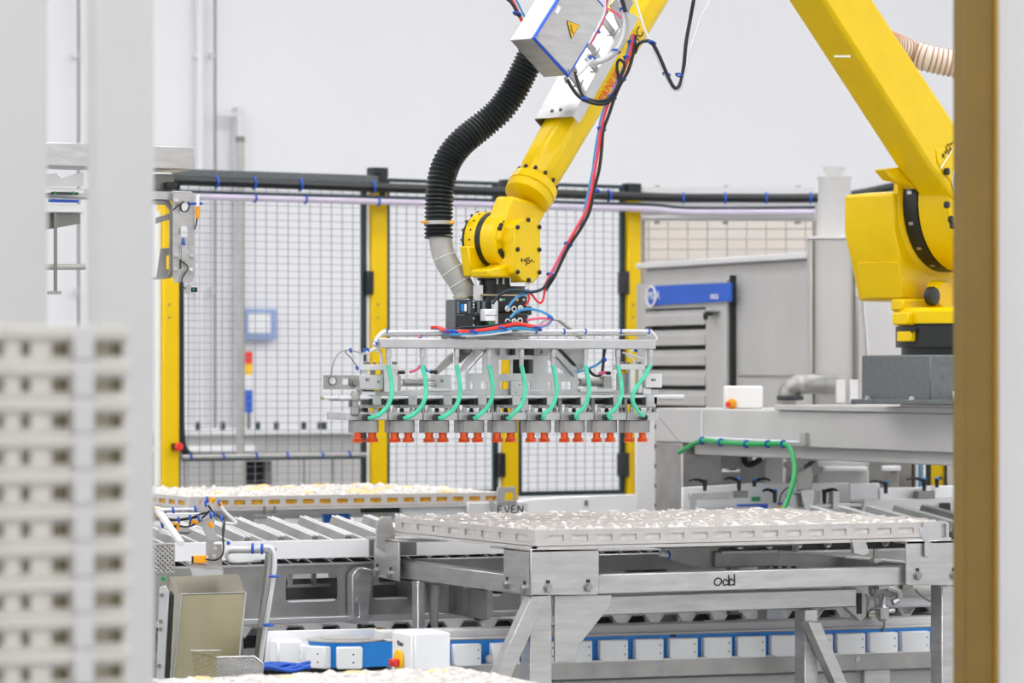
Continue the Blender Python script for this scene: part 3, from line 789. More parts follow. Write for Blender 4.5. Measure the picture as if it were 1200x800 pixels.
cable('side_cable', 'pale and dark cable loop drooping off the right of the forearm', [
    ([(744, 62, D), (748, 52, D - .02), (756, 48, D - .02), (764, 50, D - .02), (771, 62, D - .02), (778, 78, D - .02), (784, 92, D - .02), (791, 103, D - .02), (797, 98, D), (801, 80, D), (804, 50, D), (809, 22, D), (815, -10, D), (826, -60, 11.5), (845, -130, 12.0), (862, -180, 12.3)], .0062, M_blk),
    ([(722, -70, D + .1), (734, -30, D), (742, -8, D), (750, 18, D), (757, 38, D), (763, 50, D), (769, 64, D), (776, 80, D), (783, 95, D), (790, 105, D), (798, 103, D), (803, 84, D), (812, 50, D), (822, 20, D), (832, 2, D), (838, -20, D), (848, -70, 11.5), (858, -130, 12.0), (868, -180, 12.3)], .0042, M_ltpipe)],
    [(764, 50, D - .02, .012), (781, 87, D, .012), (796, 88, D, .012)])
cable('bracket_tubes', 'pale grey twin tubes curving round the bracket beside the box', [
    ([(712, -70, D + .15), (716, -30, D), (723, -6, D), (730, 12, D), (732, 30, D), (728, 48, D), (718, 62, D), (705, 70, D), (692, 72, D), (685, 80, D), (676, 88, D)], .006, M_ltpipe),
    ([(716, -70, D + .14), (720, -30, D), (727, -6, D - .01), (733, 12, D - .01), (736, 30, D - .01), (731, 50, D - .01), (720, 64, D - .01), (707, 72, D - .01), (694, 75, D - .01)], .005, M_pipe),
    ([(718, -70, D + .14), (721, -34, D), (727, -8, D - .02), (731, 6, D - .02), (733, 14, D - .02)], .007, M_blk)],
    [(731, 12, D, .013), (722, 60, D, .013), (694, 68, D, .011)])
cable('pink_tube', 'pink and white tubes running up the right side of the box', [
    ([(692, 52, D), (698, 41, D), (704, 30, D), (709, 18, D), (711, 4, D), (713, -8, D), (715, -40, D + .05), (714, -72, D + .15)], .0042, M_pink),
    ([(690, 51, D - .01), (696, 40, D - .01), (702, 29, D - .01), (708, 16, D - .01), (709, 2, D - .01), (710, -8, D - .01), (712, -40, D + .05), (711, -72, D + .15)], .004, M_ltpipe),
    ([(712, 10, D), (716, 12, D), (723, 16, D), (728, 22, D)], .004, M_pink)],
    [(700, 37, D, .01)])
cable('upper_left_cables', 'red and dark cables running up behind the electrical box', [
    ([(612, 25, 11.38), (605, 10, 11.38), (597, -8, 11.38), (592, -40, 11.4), (610, -75, 11.4), (660, -80, 11.3), (716, -72, 11.3)], .006, M_red),
    ([(609, 20, 11.37), (600, 4, 11.37), (590, -8, 11.37), (586, -42, 11.4), (608, -80, 11.4), (660, -85, 11.3), (716, -76, 11.3)], .006, M_blk),
    ([(615, 20, 11.39), (608, 6, 11.39), (602, -8, 11.39), (598, -40, 11.4), (614, -70, 11.4), (660, -75, 11.3), (716, -68, 11.3)], .004, M_cyan)], [(606, 16, 11.37, .013)])
t = thing('cream_hose', 'cream corrugated duct hose passing behind the lower robot arm', 'hose', tuple(at(1100, 72, 13.9)))
cl = smooth([at(985, 10, 12.95), at(1000, 26, 13.3), at(1030, 46, 13.75), at(1060, 60, 13.9), at(1090, 69, 13.9), at(1125, 76, 13.9), at(1170, 84, 13.9), at(1215, 120, 13.9), at(1240, 190, 13.9), at(1246, 280, 13.85), at(1240, 420, 13.8), at(1240, 478, 13.7)], 8)
part(t, 'hose', MB().tube(cl, .053, 20), M_cream)
L_ = [0.0]
for i in range(1, len(cl)): L_.append(L_[-1] + (cl[i] - cl[i - 1]).length)
n = int(L_[-1] / .021); k = 0
for i in range(n):
    s = L_[-1] * (i + .5) / n
    while L_[k + 1] < s: k += 1
    c = cl[k].lerp(cl[k + 1], (s - L_[k]) / (L_[k + 1] - L_[k]))
    part(t, 'hoop', MB().ring(c, cl[k + 1] - cl[k], .054, .0035, 20, 5), M_rib)
# ================================================================== suction gripper (long axis along X, front at y = VG)
VG = 10.24
G = thing('suction_gripper', 'long aluminium suction gripper with green hoses and orange cups', 'gripper', tuple(V(590, 517, VG + .08)))
part(G, 'top_rail', MB().vbox(446, 397, 769, 408.5, VG - .05, .035), M_alu, .003)
part(G, 'rear_rail', MB().vbox(440, 398, 760, 407, VG + .16, .03), M_alu, .003)
cu = MB().tube(smooth([V(452, 389, VG), V(520, 388.5, VG), V(600, 388.5, VG), V(700, 388, VG), V(757, 388, VG), V(764, 390, VG), V(768, 394, VG), V(769, 398, VG)], 4), .006, 8)
part(G, 'conduit', cu, M_ltpipe)
part(G, 'conduit', MB().tube([V(448, 393, VG + .02), V(757, 392, VG + .02)], .004, 6), M_pipe)
for px in (628, 661, 686, 727, 760): part(G, 'cable_tie', MB().ring(V(px, 388, VG), XU, .0075, .003, 10, 5), M_blued)
xs = (455, 495, 535, 573, 611, 648, 686, 724, 762)
ends = (432, 473, 514, 555, 594, 635, 674, 713, 754)
for i, (x, xe) in enumerate(zip(xs, ends)):
    p = V(x, 408, VG - .034)
    fz = lambda py: V(x, py, VG - .034).z - V(x, 430, VG - .034).z
    part(G, 'hose_fitting', MB().lathe(V(x, 430, VG - .034), UP, [(0, .0075), (fz(419), .0078), (fz(418.5), .0098), (fz(410), .0098), (fz(408), .008)], 12), M_alu)
    if i < 8: q = [(x, 428), (x + 3.5, 446), (x + 4, 462), (x - 1, 476), (x - 11, 486), (xe + 3, 489.5), (xe, 489.5)]
    else: q = [(762, 428), (755, 441), (745, 455), (741, 466), (744, 476), (750, 484), (755, 487)]
    h = part(G, 'air_hose', MB().tube(smooth([V(a, b, VG - .04 - .02 * math.sin(k / 6 * math.pi)) for k, (a, b) in enumerate(q)], 5), .0074, 10), M_green, label='translucent green air hose')
    part(G, 'hose_socket', MB().cyl(V(xe - (0 if i < 8 else -1), 489, VG - .045), V(xe - 4 if i < 8 else xe + 2, 489, VG - .001), .011, n=12), M_blk if i != 8 else M_blk)
    part(G, 'socket_nut', MB().lathe(V(xe - 4, 489, VG + .001), -YV, [(0, .012), (.012, .012)], 6), M_steel)
bd = (404, 455, 496, 537, 577.5, 617.5, 657, 696.5, 734.5, 772)
bo = (413, 455.5, 496, 537, 576, 615.5, 655, 693, 731)
for i in range(9):
    part(G, 'manifold_block', MB().vbox(bd[i] + .4, 483, bd[i + 1] - .4, 492, VG, .16), M_alu, .0015)
    x0 = bo[i]; x1 = x0 + 32 - i * .05
    ua, ub = V(x0, 500, VG + .01).x, V(x1, 500, VG + .01).x
    z1, z0 = V(x0, 492.5, VG).z, V(x0, 507, VG).z
    w2, cx, cy = (ub - ua) / 2, (ua + ub) / 2, VG + .04
    pr = [(cx + (w2) * sx, cy + sy) for sx, sy in ((-.86, -.02), (-.6, -.034), (-.2, -.038), (.3, -.038), (.75, -.034), (1, -.022), (1, .022), (.7, .036), (-.6, .036), (-.86, .022))]
    body = part(G, 'suction_body', MB().prism3([(a, b, z0) for a, b in pr], UP, z1 - z0), M_steel2, .0015)
    for k, ux in enumerate((ua + w2 * .5, ua + w2 * 1.5)):
        for row in (0, 1):
            zz = z0 - .032
            part(body, 'suction_cup', MB().lathe((ux + (.026 if row else 0) - .002, cy - .02 + row * .046, zz), UP, [(0, .0165), (.003, .018), (.0055, .0175), (.007, .0115), (.0095, .0172), (.0125, .0172), (.0145, .0115), (.02, .010), (.033, .012)], 16), M_or)
# rails, clamps and screws over the blocks
part(G, 'slide_rail', MB().vbox(432, 457, 772, 463, VG + .03, .03), M_alu, .001)
part(G, 'slide_shaft', MB().tube([V(377, 466, VG + .0), V(801, 464, VG + .0)], .005, 10), M_ltpipe)
part(G, 'slide_shaft', MB().tube([V(386, 468, VG + .06), V(801, 467, VG + .06)], .0045, 10), M_steel2)
part(G, 'shaft_sleeve', MB().tube([V(397, 466, VG), V(432, 465.6, VG)], .0075, 12), M_ltpipe)
part(G, 'shaft_tip', MB().tube([V(376, 466, VG), V(379, 466, VG)], .0062, 10), M_brass)
part(G, 'inner_bar', MB().vbox(430, 467, 765, 474, VG + .085, .02), M_dark)
for i in range(9):
    x = (437, 479, 520, 560.5, 600.5, 641, 680.5, 719, 757)[i]
    part(G, 'shaft_clamp', MB().vbox(x - 4.5, 465, x, 474, VG - .004, .05), M_blk, .001)
    part(G, 'shaft_block', MB().vbox(x, 463.5, x + 10, 474.5, VG - .008, .06), M_alu, .0015)
    part(G, 'shaft_clamp', MB().vbox(x + 10, 465, x + 13, 474, VG - .004, .05), M_blk, .001)
    part(G, 'clamp_foot', MB().vbox(x - 10, 474, x + 12, 478, VG + .005, .06), M_steel2, .001)
    for k, (dx, m) in enumerate(((-24, M_steel2), (-17, M_alu), (-8, M_dark), (3, M_white), (9, M_steel3))):
        if 405 < x + dx < 770:
            p = V(x + dx, 483, VG + .03)
            part(G, 'screw', MB().lathe(p, UP, [(0, .0075), (.010, .0075), (.012, .0055), (.018, .005)], 6), m)
    part(G, 'guide_pin', MB().vbox(x - 28 + 2, 466, x - 24 + 2, 477, VG + .02, .02), M_steel3)
# middle plate with cut-outs
pl = [(547, 462), (547, 437), (552, 431), (573, 408.5), (655, 408.5), (677, 433), (677, 462)]
ho = [[(546 + 2, 437.2), (563, 418), (566.5, 418), (566.5, 437.2)], [(583.5, 421.5), (598.5, 421.5), (598.5, 438), (583.5, 438)], [(601, 421), (625, 421), (625, 437.5), (601, 437.5)],
      [(641, 419), (662, 436), (662, 437.5), (641, 437.5)], rrect(586, 446.5, 596.5, 456, 2), rrect(618.8, 447, 622, 456, 1), rrect(642, 447, 646, 456, 1), rrect(658, 447, 670, 456, 1.5), rrect(563.5, 447, 571.5, 456, 1), rrect(551, 447, 555, 456, 1)]
part(G, 'mounting_plate', MB().vp(pl, VG + .04, .008, ho), M_alu)
part(G, 'plate_backing', MB().vbox(600, 420, 611, 438, VG + .1, .02), M_dark)
part(G, 'plate_backing', MB().vbox(614, 420, 619, 438, VG + .1, .02), M_dark)
part(G, 'plate_backing', MB().vbox(619.5, 420, 625.5, 438, VG + .1, .02), M_steel3)
part(G, 'carrier', MB().vbox(550, 409, 672, 413, VG + .05, .12), M_steel2)
for x0, x1 in ((586, 592), (600, 604), (617, 626)): part(G, 'carrier_block', MB().vbox(x0, 408.5, x1, 416, VG + .02, .03), M_dark if x0 != 586 else M_alu)
part(G, 'eye_plate', MB().vp(rrect(625.5, 409, 643, 417, 2) , VG + .03, .006, [circ(634, 412.5, 2, 10)]), M_steel2)
part(G, 'tongue_plate', MB().vbox(599, 446, 619, 481, VG + .016, .008), M_alu, .001)
for x, y in ((604.5, 459.5), (609, 450.5), (613, 459.5)): bolt(G, V(x, y, VG + .016), -YV, .003, .004, M_steel3)
part(G, 'brace', MB().vp([(509, 436), (513, 439), (531, 424), (531, 413)], VG + .08, .02), M_steel2)
part(G, 'brace', MB().vp([(538, 436), (541, 437), (566, 412), (560, 409), (556, 409)], VG + .03, .012), M_alu)
part(G, 'gusset', MB().vp([(535, 409), (557, 409), (540, 425), (535, 425)], VG + .1, .02), M_steel3)
part(G, 'gusset', MB().vp([(657, 409), (688, 409), (688, 420), (683, 432), (678, 434)], VG + .06, .012), M_steel2)
part(G, 'gusset_slot', MB().vp([(654, 409), (658, 409), (676, 428), (673, 429)], VG + .035, .006), M_dark)
part(G, 'right_brace', MB().vp([(645, 409), (651, 409), (677, 435), (674, 441)], VG + .028, .01), M_alu)
for x0, x1, y in ((471, 513, 445), (471, 513, 451), (677, 716, 444), (677, 716, 451)):
    part(G, 'guide_rod', MB().tube([V(x0, y, VG + .05), V(x1, y, VG + .05)], .0052, 10), M_steel)
part(G, 'cylinder_body', MB().tube([V(680, 447.5, VG + .035), V(708, 447.5, VG + .035)], .0115, 14), M_steel2)
part(G, 'cylinder_body', MB().tube([V(473, 448, VG + .035), V(500, 448, VG + .035)], .0095, 14), M_steel2)
part(G, 'cylinder_head', MB().vbox(707, 440, 717, 456, VG + .02, .05), M_steel2, .003)
part(G, 'rod_block', MB().vbox(512, 439, 529, 457, VG + .03, .05), M_alu, .0015)
bolt(G, V(518, 446, VG + .03), -YV, .006, .004, M_steel3)
part(G, 'foot_bracket', MB().vbox(680, 455, 720, 459, VG + .02, .05), M_offw, .001)
part(G, 'foot_bracket', MB().vbox(500, 455, 530, 458, VG + .02, .05), M_offw, .001)
# left end mechanism
part(G, 'end_plate', MB().vp([(380, 439.5), (421, 439.5), (421, 456), (380, 456)], VG - .01, .008, [circ(390, 446, 4.6, 16), rrect(401, 443.5, 409, 450.5, 1.5)]), M_steel2)
part(G, 'eye_ring', MB().ring(V(390, 446, VG - .012), YV, .0135, .0025, 18, 6), M_steel3)
part(G, 'pin_knob', MB().lathe(V(413.5, 448, VG - .006), -YV, [(0, .016), (.012, .016), (.014, .010), (.022, .009)], 8), M_steel3)
part(G, 'slide_block', MB().vbox(421, 439, 449, 456, VG - .012, .07), M_alu, .0015)
part(G, 'block_lettering', text_mb('B2', V(431, 445, VG - .0125), XU, UP, .014), M_ink)
part(G, 'block_lettering', text_mb('R', V(443.5, 447.5, VG - .0125), XU, UP, .012), M_ink)
part(G, 'cap_plate', MB().vbox(422.5, 427, 467.5, 433.5, VG - .0, .06), M_offw, .0015)
for x0, x1, m in ((425, 430, M_offw), (436, 440, M_steel3)): part(G, 'guide_post', MB().vbox(x0, 433.5, x1, 439, VG + .01, .012), m)
for x0, x1 in ((450, 457), (459.5, 466)): part(G, 'guide_post', MB().vbox(x0, 433.5, x1, 459, VG + .0, .03), M_offw, .001)
part(G, 'guide_post', MB().vbox(457, 433.5, 459.5, 459, VG + .03, .02), M_dark)
part(G, 'post_head', MB().vbox(422, 414, 426, 427, VG + .0, .012), M_offw)
part(G, 'post_clamp', MB().vp([(466, 437), (470, 441), (470, 456), (466, 459)], VG + .01, .04), M_steel2)
part(G, 'knob_cluster', MB().lathe(V(416, 458, VG + .0), -UP, [(0, .012), (.01, .016), (.03, .016), (.032, .01), (.05, .01), (.052, .016), (.075, .016), (.08, .011)], 12), M_steel2)
part(G, 'foot_block', MB().vbox(424, 456.5, 440, 463, VG + .0, .05), M_offw)
part(G, 'foot_slot', MB().vbox(425, 457, 439, 458.5, VG - .001, .01), M_dark)
# right end mechanism
part(G, 'cap_plate', MB().vbox(727, 426.5, 756, 433, VG - .0, .06), M_offw, .0015)
part(G, 'guide_post', MB().vbox(738.5, 433, 744, 460, VG - .0, .02), M_ltpipe, .001)
part(G, 'guide_post', MB().vbox(748.5, 433, 753, 460, VG - .0, .02), M_offw, .001)
part(G, 'guide_post', MB().vbox(728, 437, 737, 460, VG + .02, .04), M_steel2, .002)
part(G, 'post_collar', MB().vbox(728, 433.5, 732, 437.5, VG + .02, .02), M_oran)
part(G, 'sensor_box', MB().vbox(757, 438, 776, 454, VG - .012, .05), M_offw, .0015)
part(G, 'block_lettering', text_mb('IBA', V(766, 445, VG - .0125), XU, UP, .012), M_ink)
part(G, 'end_block', MB().vbox(754, 455, 763, 462, VG - .005, .05), M_offw, .001)
part(G, 'end_block', MB().vbox(758, 464, 767, 472, VG - .01, .05), M_alu, .001)
part(G, 'end_clamp', MB().vbox(767, 464, 770, 471, VG - .004, .04), M_blk)
part(G, 'end_foot', MB().vbox(757, 472.5, 768, 476, VG - .004, .05), M_offw)
for x in (428, 432, 439, 446, 461, 464, 729, 733, 737, 746, 750): part(G, 'cap_screw', MB().lathe(V(x, 427.0, VG + .02), UP, [(0, .005), (.008, .005), (.01, .003)], 6), M_steel3)
# little cables
def gwire(pts, r, m, dv=-.02): return part(G, 'wire', MB().tube(smooth([V(a, b, VG + dv) for a, b in pts], 6), r, 6), m)
gwire([(388, 441), (390, 427), (396, 415), (404, 410.5), (412, 410.5), (424, 413.5), (432, 412), (440, 409.5), (444, 410)], .0022, M_steel2)
gwire([(418, 429), (411, 419), (405, 413.5), (405, 411)], .002, M_steel3)
gwire([(426, 414), (434, 411), (440, 408), (443, 412)], .005, M_ltpipe)
gwire([(439, 404), (443, 395), (449, 389), (453, 387.5)], .0072, M_ltpipe)
gwire([(443, 409), (446.5, 416), (447, 427)], .005, M_ltpipe, -.01)
gwire([(738, 412), (745, 410), (752, 410), (756, 413), (756, 428)], .0042, M_ltpipe, .0)
gwire([(730, 413), (740, 416), (754, 420)], .0035, M_ltpipe, .0)
gwire([(734, 416), (741, 420), (744, 427)], .0035, M_ltpipe, .0)
gwire([(690, 433), (694, 438), (700, 440.5), (705, 437), (707, 425), (708, 408)], .005, M_blk, .0)
gwire([(676, 436), (686, 433), (698, 428), (706, 421), (710, 408)], .0042, M_cyan, .01)
gwire([(494, 427), (488, 433), (480, 436)], .0045, M_pink, -.01)
gwire([(496, 428), (500, 434), (505, 435.5)], .004, M_cyan, -.01)
gwire([(702, 438), (706, 436), (712, 437)], .006, M_pink, .0)
for a, b, y in ((467, 474, 436), (504, 512, 435.5), (711, 715, 437)): part(G, 'plug', MB().tube([V(a, y, VG - .01), V(b, y, VG - .01)], .0062, 8), M_blk)
for x, y in ((411, 410.5), (427, 411), (431, 410), (440, 402), (453, 387.5), (418.5, 431), (745, 410), (709, 421)): part(G, 'cable_tie', MB().ring(V(x, y, VG - .02), XU + UP * .3, .0062, .0028, 10, 5), M_blued)
# mast from the rails up to the changer
part(G, 'mast_plate', MB().vbox(560, 385, 620, 398, VG + .03, .14), M_steel2, .002)
part(G, 'mast_plate', MB().vbox(528, 388, 546, 398, VG + .05, .08), M_steel3, .002)
part(G, 'mast_screw', MB().vbox(592, 389, 606, 392, VG + .02, .02), M_steel)
part(G, 'diagonal_strut', MB().tube([V(655, 375, VG + .1), V(668, 385, VG + .1), V(682, 397, VG + .1)], .007, 8), M_pipe)
part(G, 'diagonal_strut', MB().tube([V(610, 398, VG + .1), V(640, 374, VG + .1), V(656, 375, VG + .1)], .004, 8), M_pipe)

# ================================================================== tool changer and its valve boxes
Tc = thing('tool_changer', 'black round and square tool changer with hose ports above the gripper', 'tool changer', tuple(at(594, 388, 11.3)))
VT = 10.2
part(Tc, 'body', MB().vbox(570, 347, 618, 366, VT - .02, .14), M_blk, .003)
part(Tc, 'lower_body', MB().vbox(568, 367, 619, 386, VT - .03, .16), M_blk, .003)
part(Tc, 'steel_ring', MB().vbox(566, 344.5, 619, 347, VT - .02, .14), M_brass, .001)
part(Tc, 'riser', MB().vbox(559, 334, 566, 352, VT - .0, .03), M_offw)
part(Tc, 'side_tab', MB().vbox(618, 359, 623, 369, VT + .0, .05), M_blk)
for i, (x, y) in enumerate(((595, 361.5), (602.5, 362), (610, 361), (595, 376.5), (602.5, 376.5), (609.5, 375.5))):
    part(Tc, 'port', MB().ring(V(x, y, VT - .035), YV, .0075, .0026, 14, 6), M_white)
    part(Tc, 'port_core', MB().cyl(V(x, y, VT - .04), V(x, y, VT - .015), .005, n=10), M_steel if i % 2 == 0 else M_blk)
part(Tc, 'connector', MB().vbox(568.5, 362, 581, 376, VT - .07, .04), M_white, .002)
part(Tc, 'connector_rail', MB().vbox(580.5, 352, 583.5, 382, VT - .06, .03), M_offw)
part(Tc, 'connector_seam', MB().vbox(569, 368.8, 583, 369.6, VT - .071, .01), M_steel3)
part(Tc, 'indicator', MB().lathe(V(573, 378, VT - .05), -YV, [(0, .006), (.01, .006)], 10), M_grn2)
for k, x in enumerate((587, 590.5, 606, 614)): part(Tc, 'bolt', MB().cyl(V(x, 351, VT - .03), V(x, 351, VT - .02), .005, n=8), (M_steel, M_grn2, M_oran, M_steel)[k])
Vb = thing('valve_box', 'two stacked black and grey valve modules left of the tool changer', 'valve box', tuple(V(545, 386, VT)))
c = V(534, 368, VT - .03)
def modbox(y0, y1): return MB().box(c.x, c.x + .07, c.y, c.y + .075, V(534, y1, VT).z, V(534, y0, VT).z)
part(Vb, 'upper_module', modbox(351, 368.3), M_navy, .002)
part(Vb, 'lower_module', modbox(369, 385.5), M_blk, .002)
part(Vb, 'side_cover', MB().box(c.x - .003, c.x, c.y + .002, c.y + .073, V(534, 385, VT).z, V(534, 352, VT).z), M_grey)
part(Vb, 'second_module', MB().vbox(557, 352, 572, 366, VT - .02, .06), M_navy, .002)
part(Vb, 'second_lower', MB().vbox(557, 369, 572, 384, VT - .02, .06), M_rub, .002)
for x, m in ((541.5, M_blue), (545.5, M_white)): part(Vb, 'stripe', MB().vbox(x - 1.3, 356, x + 1.3, 364.5, VT - .033, .004), m)
for x in (537, 550, 561, 567): part(Vb, 'connector', MB().vbox(x - 1.4, 353, x + 1.4, 367, VT - .034, .01), M_grey)
for y in (353, 356.5, 360, 373, 381): part(Vb, 'bolt', MB().cyl(V(555, y, VT - .036), V(555, y, VT - .02), .003, n=8), M_offw)
D2 = 11.12
cable('changer_cables', 'red and blue air lines strapped in front of the tool changer', [
    ([(505, 384, D2 + .1), (514, 384, D2 + .1), (522, 387, D2), (532, 389, D2), (555, 388, D2), (575, 385.5, D2), (590, 382.5, D2), (606, 379.5, D2), (622, 382, D2), (632, 384, D2)], .007, M_red),
    ([(507, 386, D2 + .1), (516, 388, D2 + .1), (526, 391, D2), (545, 391, D2), (570, 389.5, D2), (590, 387, D2), (605, 384.5, D2), (630, 386, D2)], .006, M_cyan),
    ([(534, 385, D2 + .02), (545, 383, D2 + .02), (562, 383, D2 + .02), (580, 381, D2 + .02), (600, 377, D2 + .02)], .0042, M_navy),
    ([(540, 393, D2), (556, 393, D2), (575, 391.5, D2), (600, 388, D2)], .0045, M_ltpipe)],
    [(526, 389, D2, .014), (532, 389, D2, .014), (555, 389, D2, .013), (589, 385, D2, .013), (630, 385, D2, .013)])
cable('changer_loops', 'thin red and blue tube loops right of the tool changer', [
    ([(646, 321, D2), (640, 333, D2), (636, 352, D2), (631, 354, D2), (624, 346, D2), (618, 340, D2), (620, 350, D2), (616, 358, D2)], .0042, M_red),
    ([(646, 324, D2 - .01), (636, 338, D2 - .01), (622, 342, D2 - .01), (606, 340, D2 - .01), (594, 341, D2 - .01), (584, 347, D2 - .01), (577, 356, D2 - .01)], .0055, M_navy),
    ([(620, 343, D2), (608, 347, D2), (600, 354, D2), (596, 360, D2)], .005, M_cyan),
    ([(598, 372, D2), (606, 365, D2), (618, 362, D2), (632, 364, D2), (643, 369, D2), (647, 373, D2), (642, 380, D2), (632, 383, D2)], .005, M_cyan),
    ([(617, 375, D2), (630, 373, D2), (641, 373, D2), (645, 376, D2), (638, 381, D2), (626, 383, D2)], .0045, M_pink)],
    [(618, 341, D2, .01), (645, 373, D2, .01)])
for dx, m in ((0, M_pink), (2.4, M_cyan)): part(G, 'tube_stub', MB().cyl(V(491 + dx, 397, VG - .03), V(492 + dx, 391.5, VG - .03), .004, n=8), m)
# ================================================================== trays
def film_top(x0, x1, y0, y1, z, nx, ny, amp):
    mb = MB(); rnd = random.Random(int(x0 * 100))
    vs = []; fs_ = []
    for j in range(ny + 1):
        for i in range(nx + 1):
            e = 0 if i in (0, nx) or j in (0, ny) else rnd.uniform(-.5, 1) * amp * (1.4 if (i % 3 == 1) else .6)
            vs.append((x0 + (x1 - x0) * i / nx, y0 + (y1 - y0) * j / ny, z + e))
    for j in range(ny):
        for i in range(nx):
            a = j * (nx + 1) + i
            fs_.append((a, a + 1, a + nx + 2, a + nx + 1))
    return mb.add(vs, fs_)
def slot_wall(mb, a, b, z0, z1, n, fill, zs0, zs1, N, t, edge=.03, r=.004):
    # wall between two ground points with n slots
    a, b = Vector(a), Vector(b); L = (b - a).length; e = (b - a) / L
    p = lambda s, z: Vector((a.x + e.x * s, a.y + e.y * s, z))
    holes = []; st = (L - 2 * edge) / n
    for k in range(n):
        s0 = edge + st * (k + .5 - fill / 2); s1 = edge + st * (k + .5 + fill / 2)
        holes.append([p(x, z) for x, z in rrect(s0, zs0, s1, zs1, r, 2)])
    return mb.prism3([p(0, z0), p(L, z0), p(L, z1), p(0, z1)], N, t, holes)
def slotted_tray(name, label, u0, u1, v0, v1, z0, z1, nf, ns, fillm, wallm, rim=.008, lip=.0):
    t = thing(name, label, 'tray', ((u0 + u1) / 2, (v0 + v1) / 2, z0))
    h = z1 - z0
    za, zb = z0 + h * .32, z0 + h * .70
    part(t, 'front_wall', slot_wall(MB(), (u0, v0, 0), (u1, v0, 0), z0, z1, nf, .66, za, zb, YV, .006), wallm)
    part(t, 'rear_wall', slot_wall(MB(), (u0, v1 - .006, 0), (u1, v1 - .006, 0), z0, z1, nf, .66, za, zb, YV, .006), wallm)
    part(t, 'side_wall', slot_wall(MB(), (u0, v0 + .006, 0), (u0, v1 - .006, 0), z0, z1, ns, .7, za, zb, XU, .006), wallm)
    part(t, 'side_wall', slot_wall(MB(), (u1 - .006, v0 + .006, 0), (u1 - .006, v1 - .006, 0), z0, z1, ns, .7, za, zb, XU, .006), wallm)
    part(t, 'base_lip', MB().box(u0 - .01, u1 + .01, v0 - .01, v0 + .004, z0 - .006, z0 + .004), wallm)
    part(t, 'base_lip', MB().box(u0 - .01, u0 + .004, v0 - .01, v1, z0 - .006, z0 + .004), wallm)
    part(t, 'base', MB().box(u0, u1, v0, v1, z0 - .004, z0 + .006), wallm)
    part(t, 'filling', MB().box(u0 + .0075, u1 - .0075, v0 + .0075, v1 - .0075, z0 + .006, z1 - .012), fillm)
    return t
VO = 9.94; UO = V(627, 630, VO).x; UO1 = V(1110, 630, VO).x; VO1 = U(463, 612, UO).y
zo1, zo0 = V(627, 621, VO).z, V(627, 642, VO).z
t = slotted_tray('product_tray', 'long pale slotted tray of film wrapped packs on the frame marked odd', UO, UO1, VO, VO1, zo0, zo1, 17, 8, M_film, M_tray)
part(t, 'film', film_top(UO + .008, UO1 - .008, VO + .008, VO1 - .008, zo1 - .003, 90, 40, .011), M_film, kind='stuff', sm=0)
for k in range(8):
    y = VO + .12 + k * (VO1 - VO - .2) / 7
    part(t, 'divider', MB().box(UO + .01, UO1 - .01, y - .003, y + .003, zo1 - .02, zo1 + .008), M_tray)
for k in range(15):
    x = UO + .06 + k * (UO1 - UO - .12) / 14
    part(t, 'rim_tab', MB().box(x - .012, x + .012, VO - .002, VO + .01, zo1 - .003, zo1 + .007), M_film)
for k in range(8):
    y = VO + .06 + k * (VO1 - VO - .1) / 7
    part(t, 'rim_tab', MB().box(UO - .002, UO + .01, y - .01, y + .01, zo1 - .003, zo1 + .008), M_film)
part(t, 'end_cap', MB().vp([(1082, 612), (1108, 610), (1112, 613), (1112, 632), (1082, 633)], VO - .012, .01, [[(1103, 614), (1109, 613.5), (1109, 629), (1103, 630)]]), M_alu)

# ------------------------------------------------------------------ stand marked odd
S = thing('tray_stand', 'galvanised steel tube stand with handwritten odd on its front beam', 'stand', ((UO + UO1) / 2, (VO + VO1) / 2, 0))
VS = VO - .02
br = part(S, 'corner_bracket', MB().vp(rrect(621.5, 643, 702, 697, 3), VS - .03, .008), M_steel, .002)
part(S, 'corner_bracket', MB().up([(590, 641), (622, 645), (622, 698), (590, 691)], V(621.5, 660, VS - .03).x, .008), M_steel, .002)
u_c = V(621.5, 660, VS - .03).x
part(S, 'bracket_top', MB().box(u_c, V(702, 650, VS - .03).x, VS - .03, VS + .28, V(650, 644, VS).z - .004, V(650, 643, VS).z), M_steel)
def slot_bolt(px, py, plane, N, P):
    n = -N
    c = PL(px, py, P, N)
    part(S, 'slot', MB().obox(c + n * .001 + UP * .012, N.cross(UP) * .006, N * .002, UP * .014), M_dark)
    part(S, 'bolt', MB().lathe(c, n, [(0, .017), (.004, .017), (.004, .013), (.014, .012)], 6), M_steel2)
PF = Vector((0, VS - .03, 0)); PS = Vector((u_c, 0, 0))
for x, y in ((642, 689), (689, 688)): slot_bolt(x, y, None, YV, PF)
for x, y in ((594.5, 685), (615, 690)): slot_bolt(x, y, None, XU, PS)
br2 = part(S, 'corner_bracket', MB().vp(rrect(1062, 633, 1140, 685.5, 3), VS - .03, .008), M_steel, .002)
part(S, 'bracket_top', MB().box(V(1062, 640, VS - .03).x, V(1140, 640, VS - .03).x, VS - .03, VS + .05, V(1100, 634, VS).z - .004, V(1100, 633, VS).z), M_steel)
for x, y in ((1075, 674.5), (1117.5, 674)): slot_bolt(x, y, None, YV, PF)
part(S, 'guide_finger', MB().vp([(1078, 618), (1083, 618), (1084, 628), (1093, 637), (1093, 648), (1088, 653.5), (1084, 651), (1084, 634), (1079, 628)], VS - .045, .006), M_alu, .001)
part(S, 'guide_finger', MB().vp([(441.5, 640), (441.5, 612), (448, 605), (459, 606), (463, 629), (456, 648), (452, 648)], VO1 - .02, .01), M_steel, .001)
zb = lambda px, py, v: V(px, py, v).z
fb = MB().box(V(700, 680, VS).x, V(1064, 680, VS).x, VS - .005, VS + .06, zb(881, 690.5, VS), zb(881, 668, VS))
part(S, 'front_beam', fb, M_steel, .003)
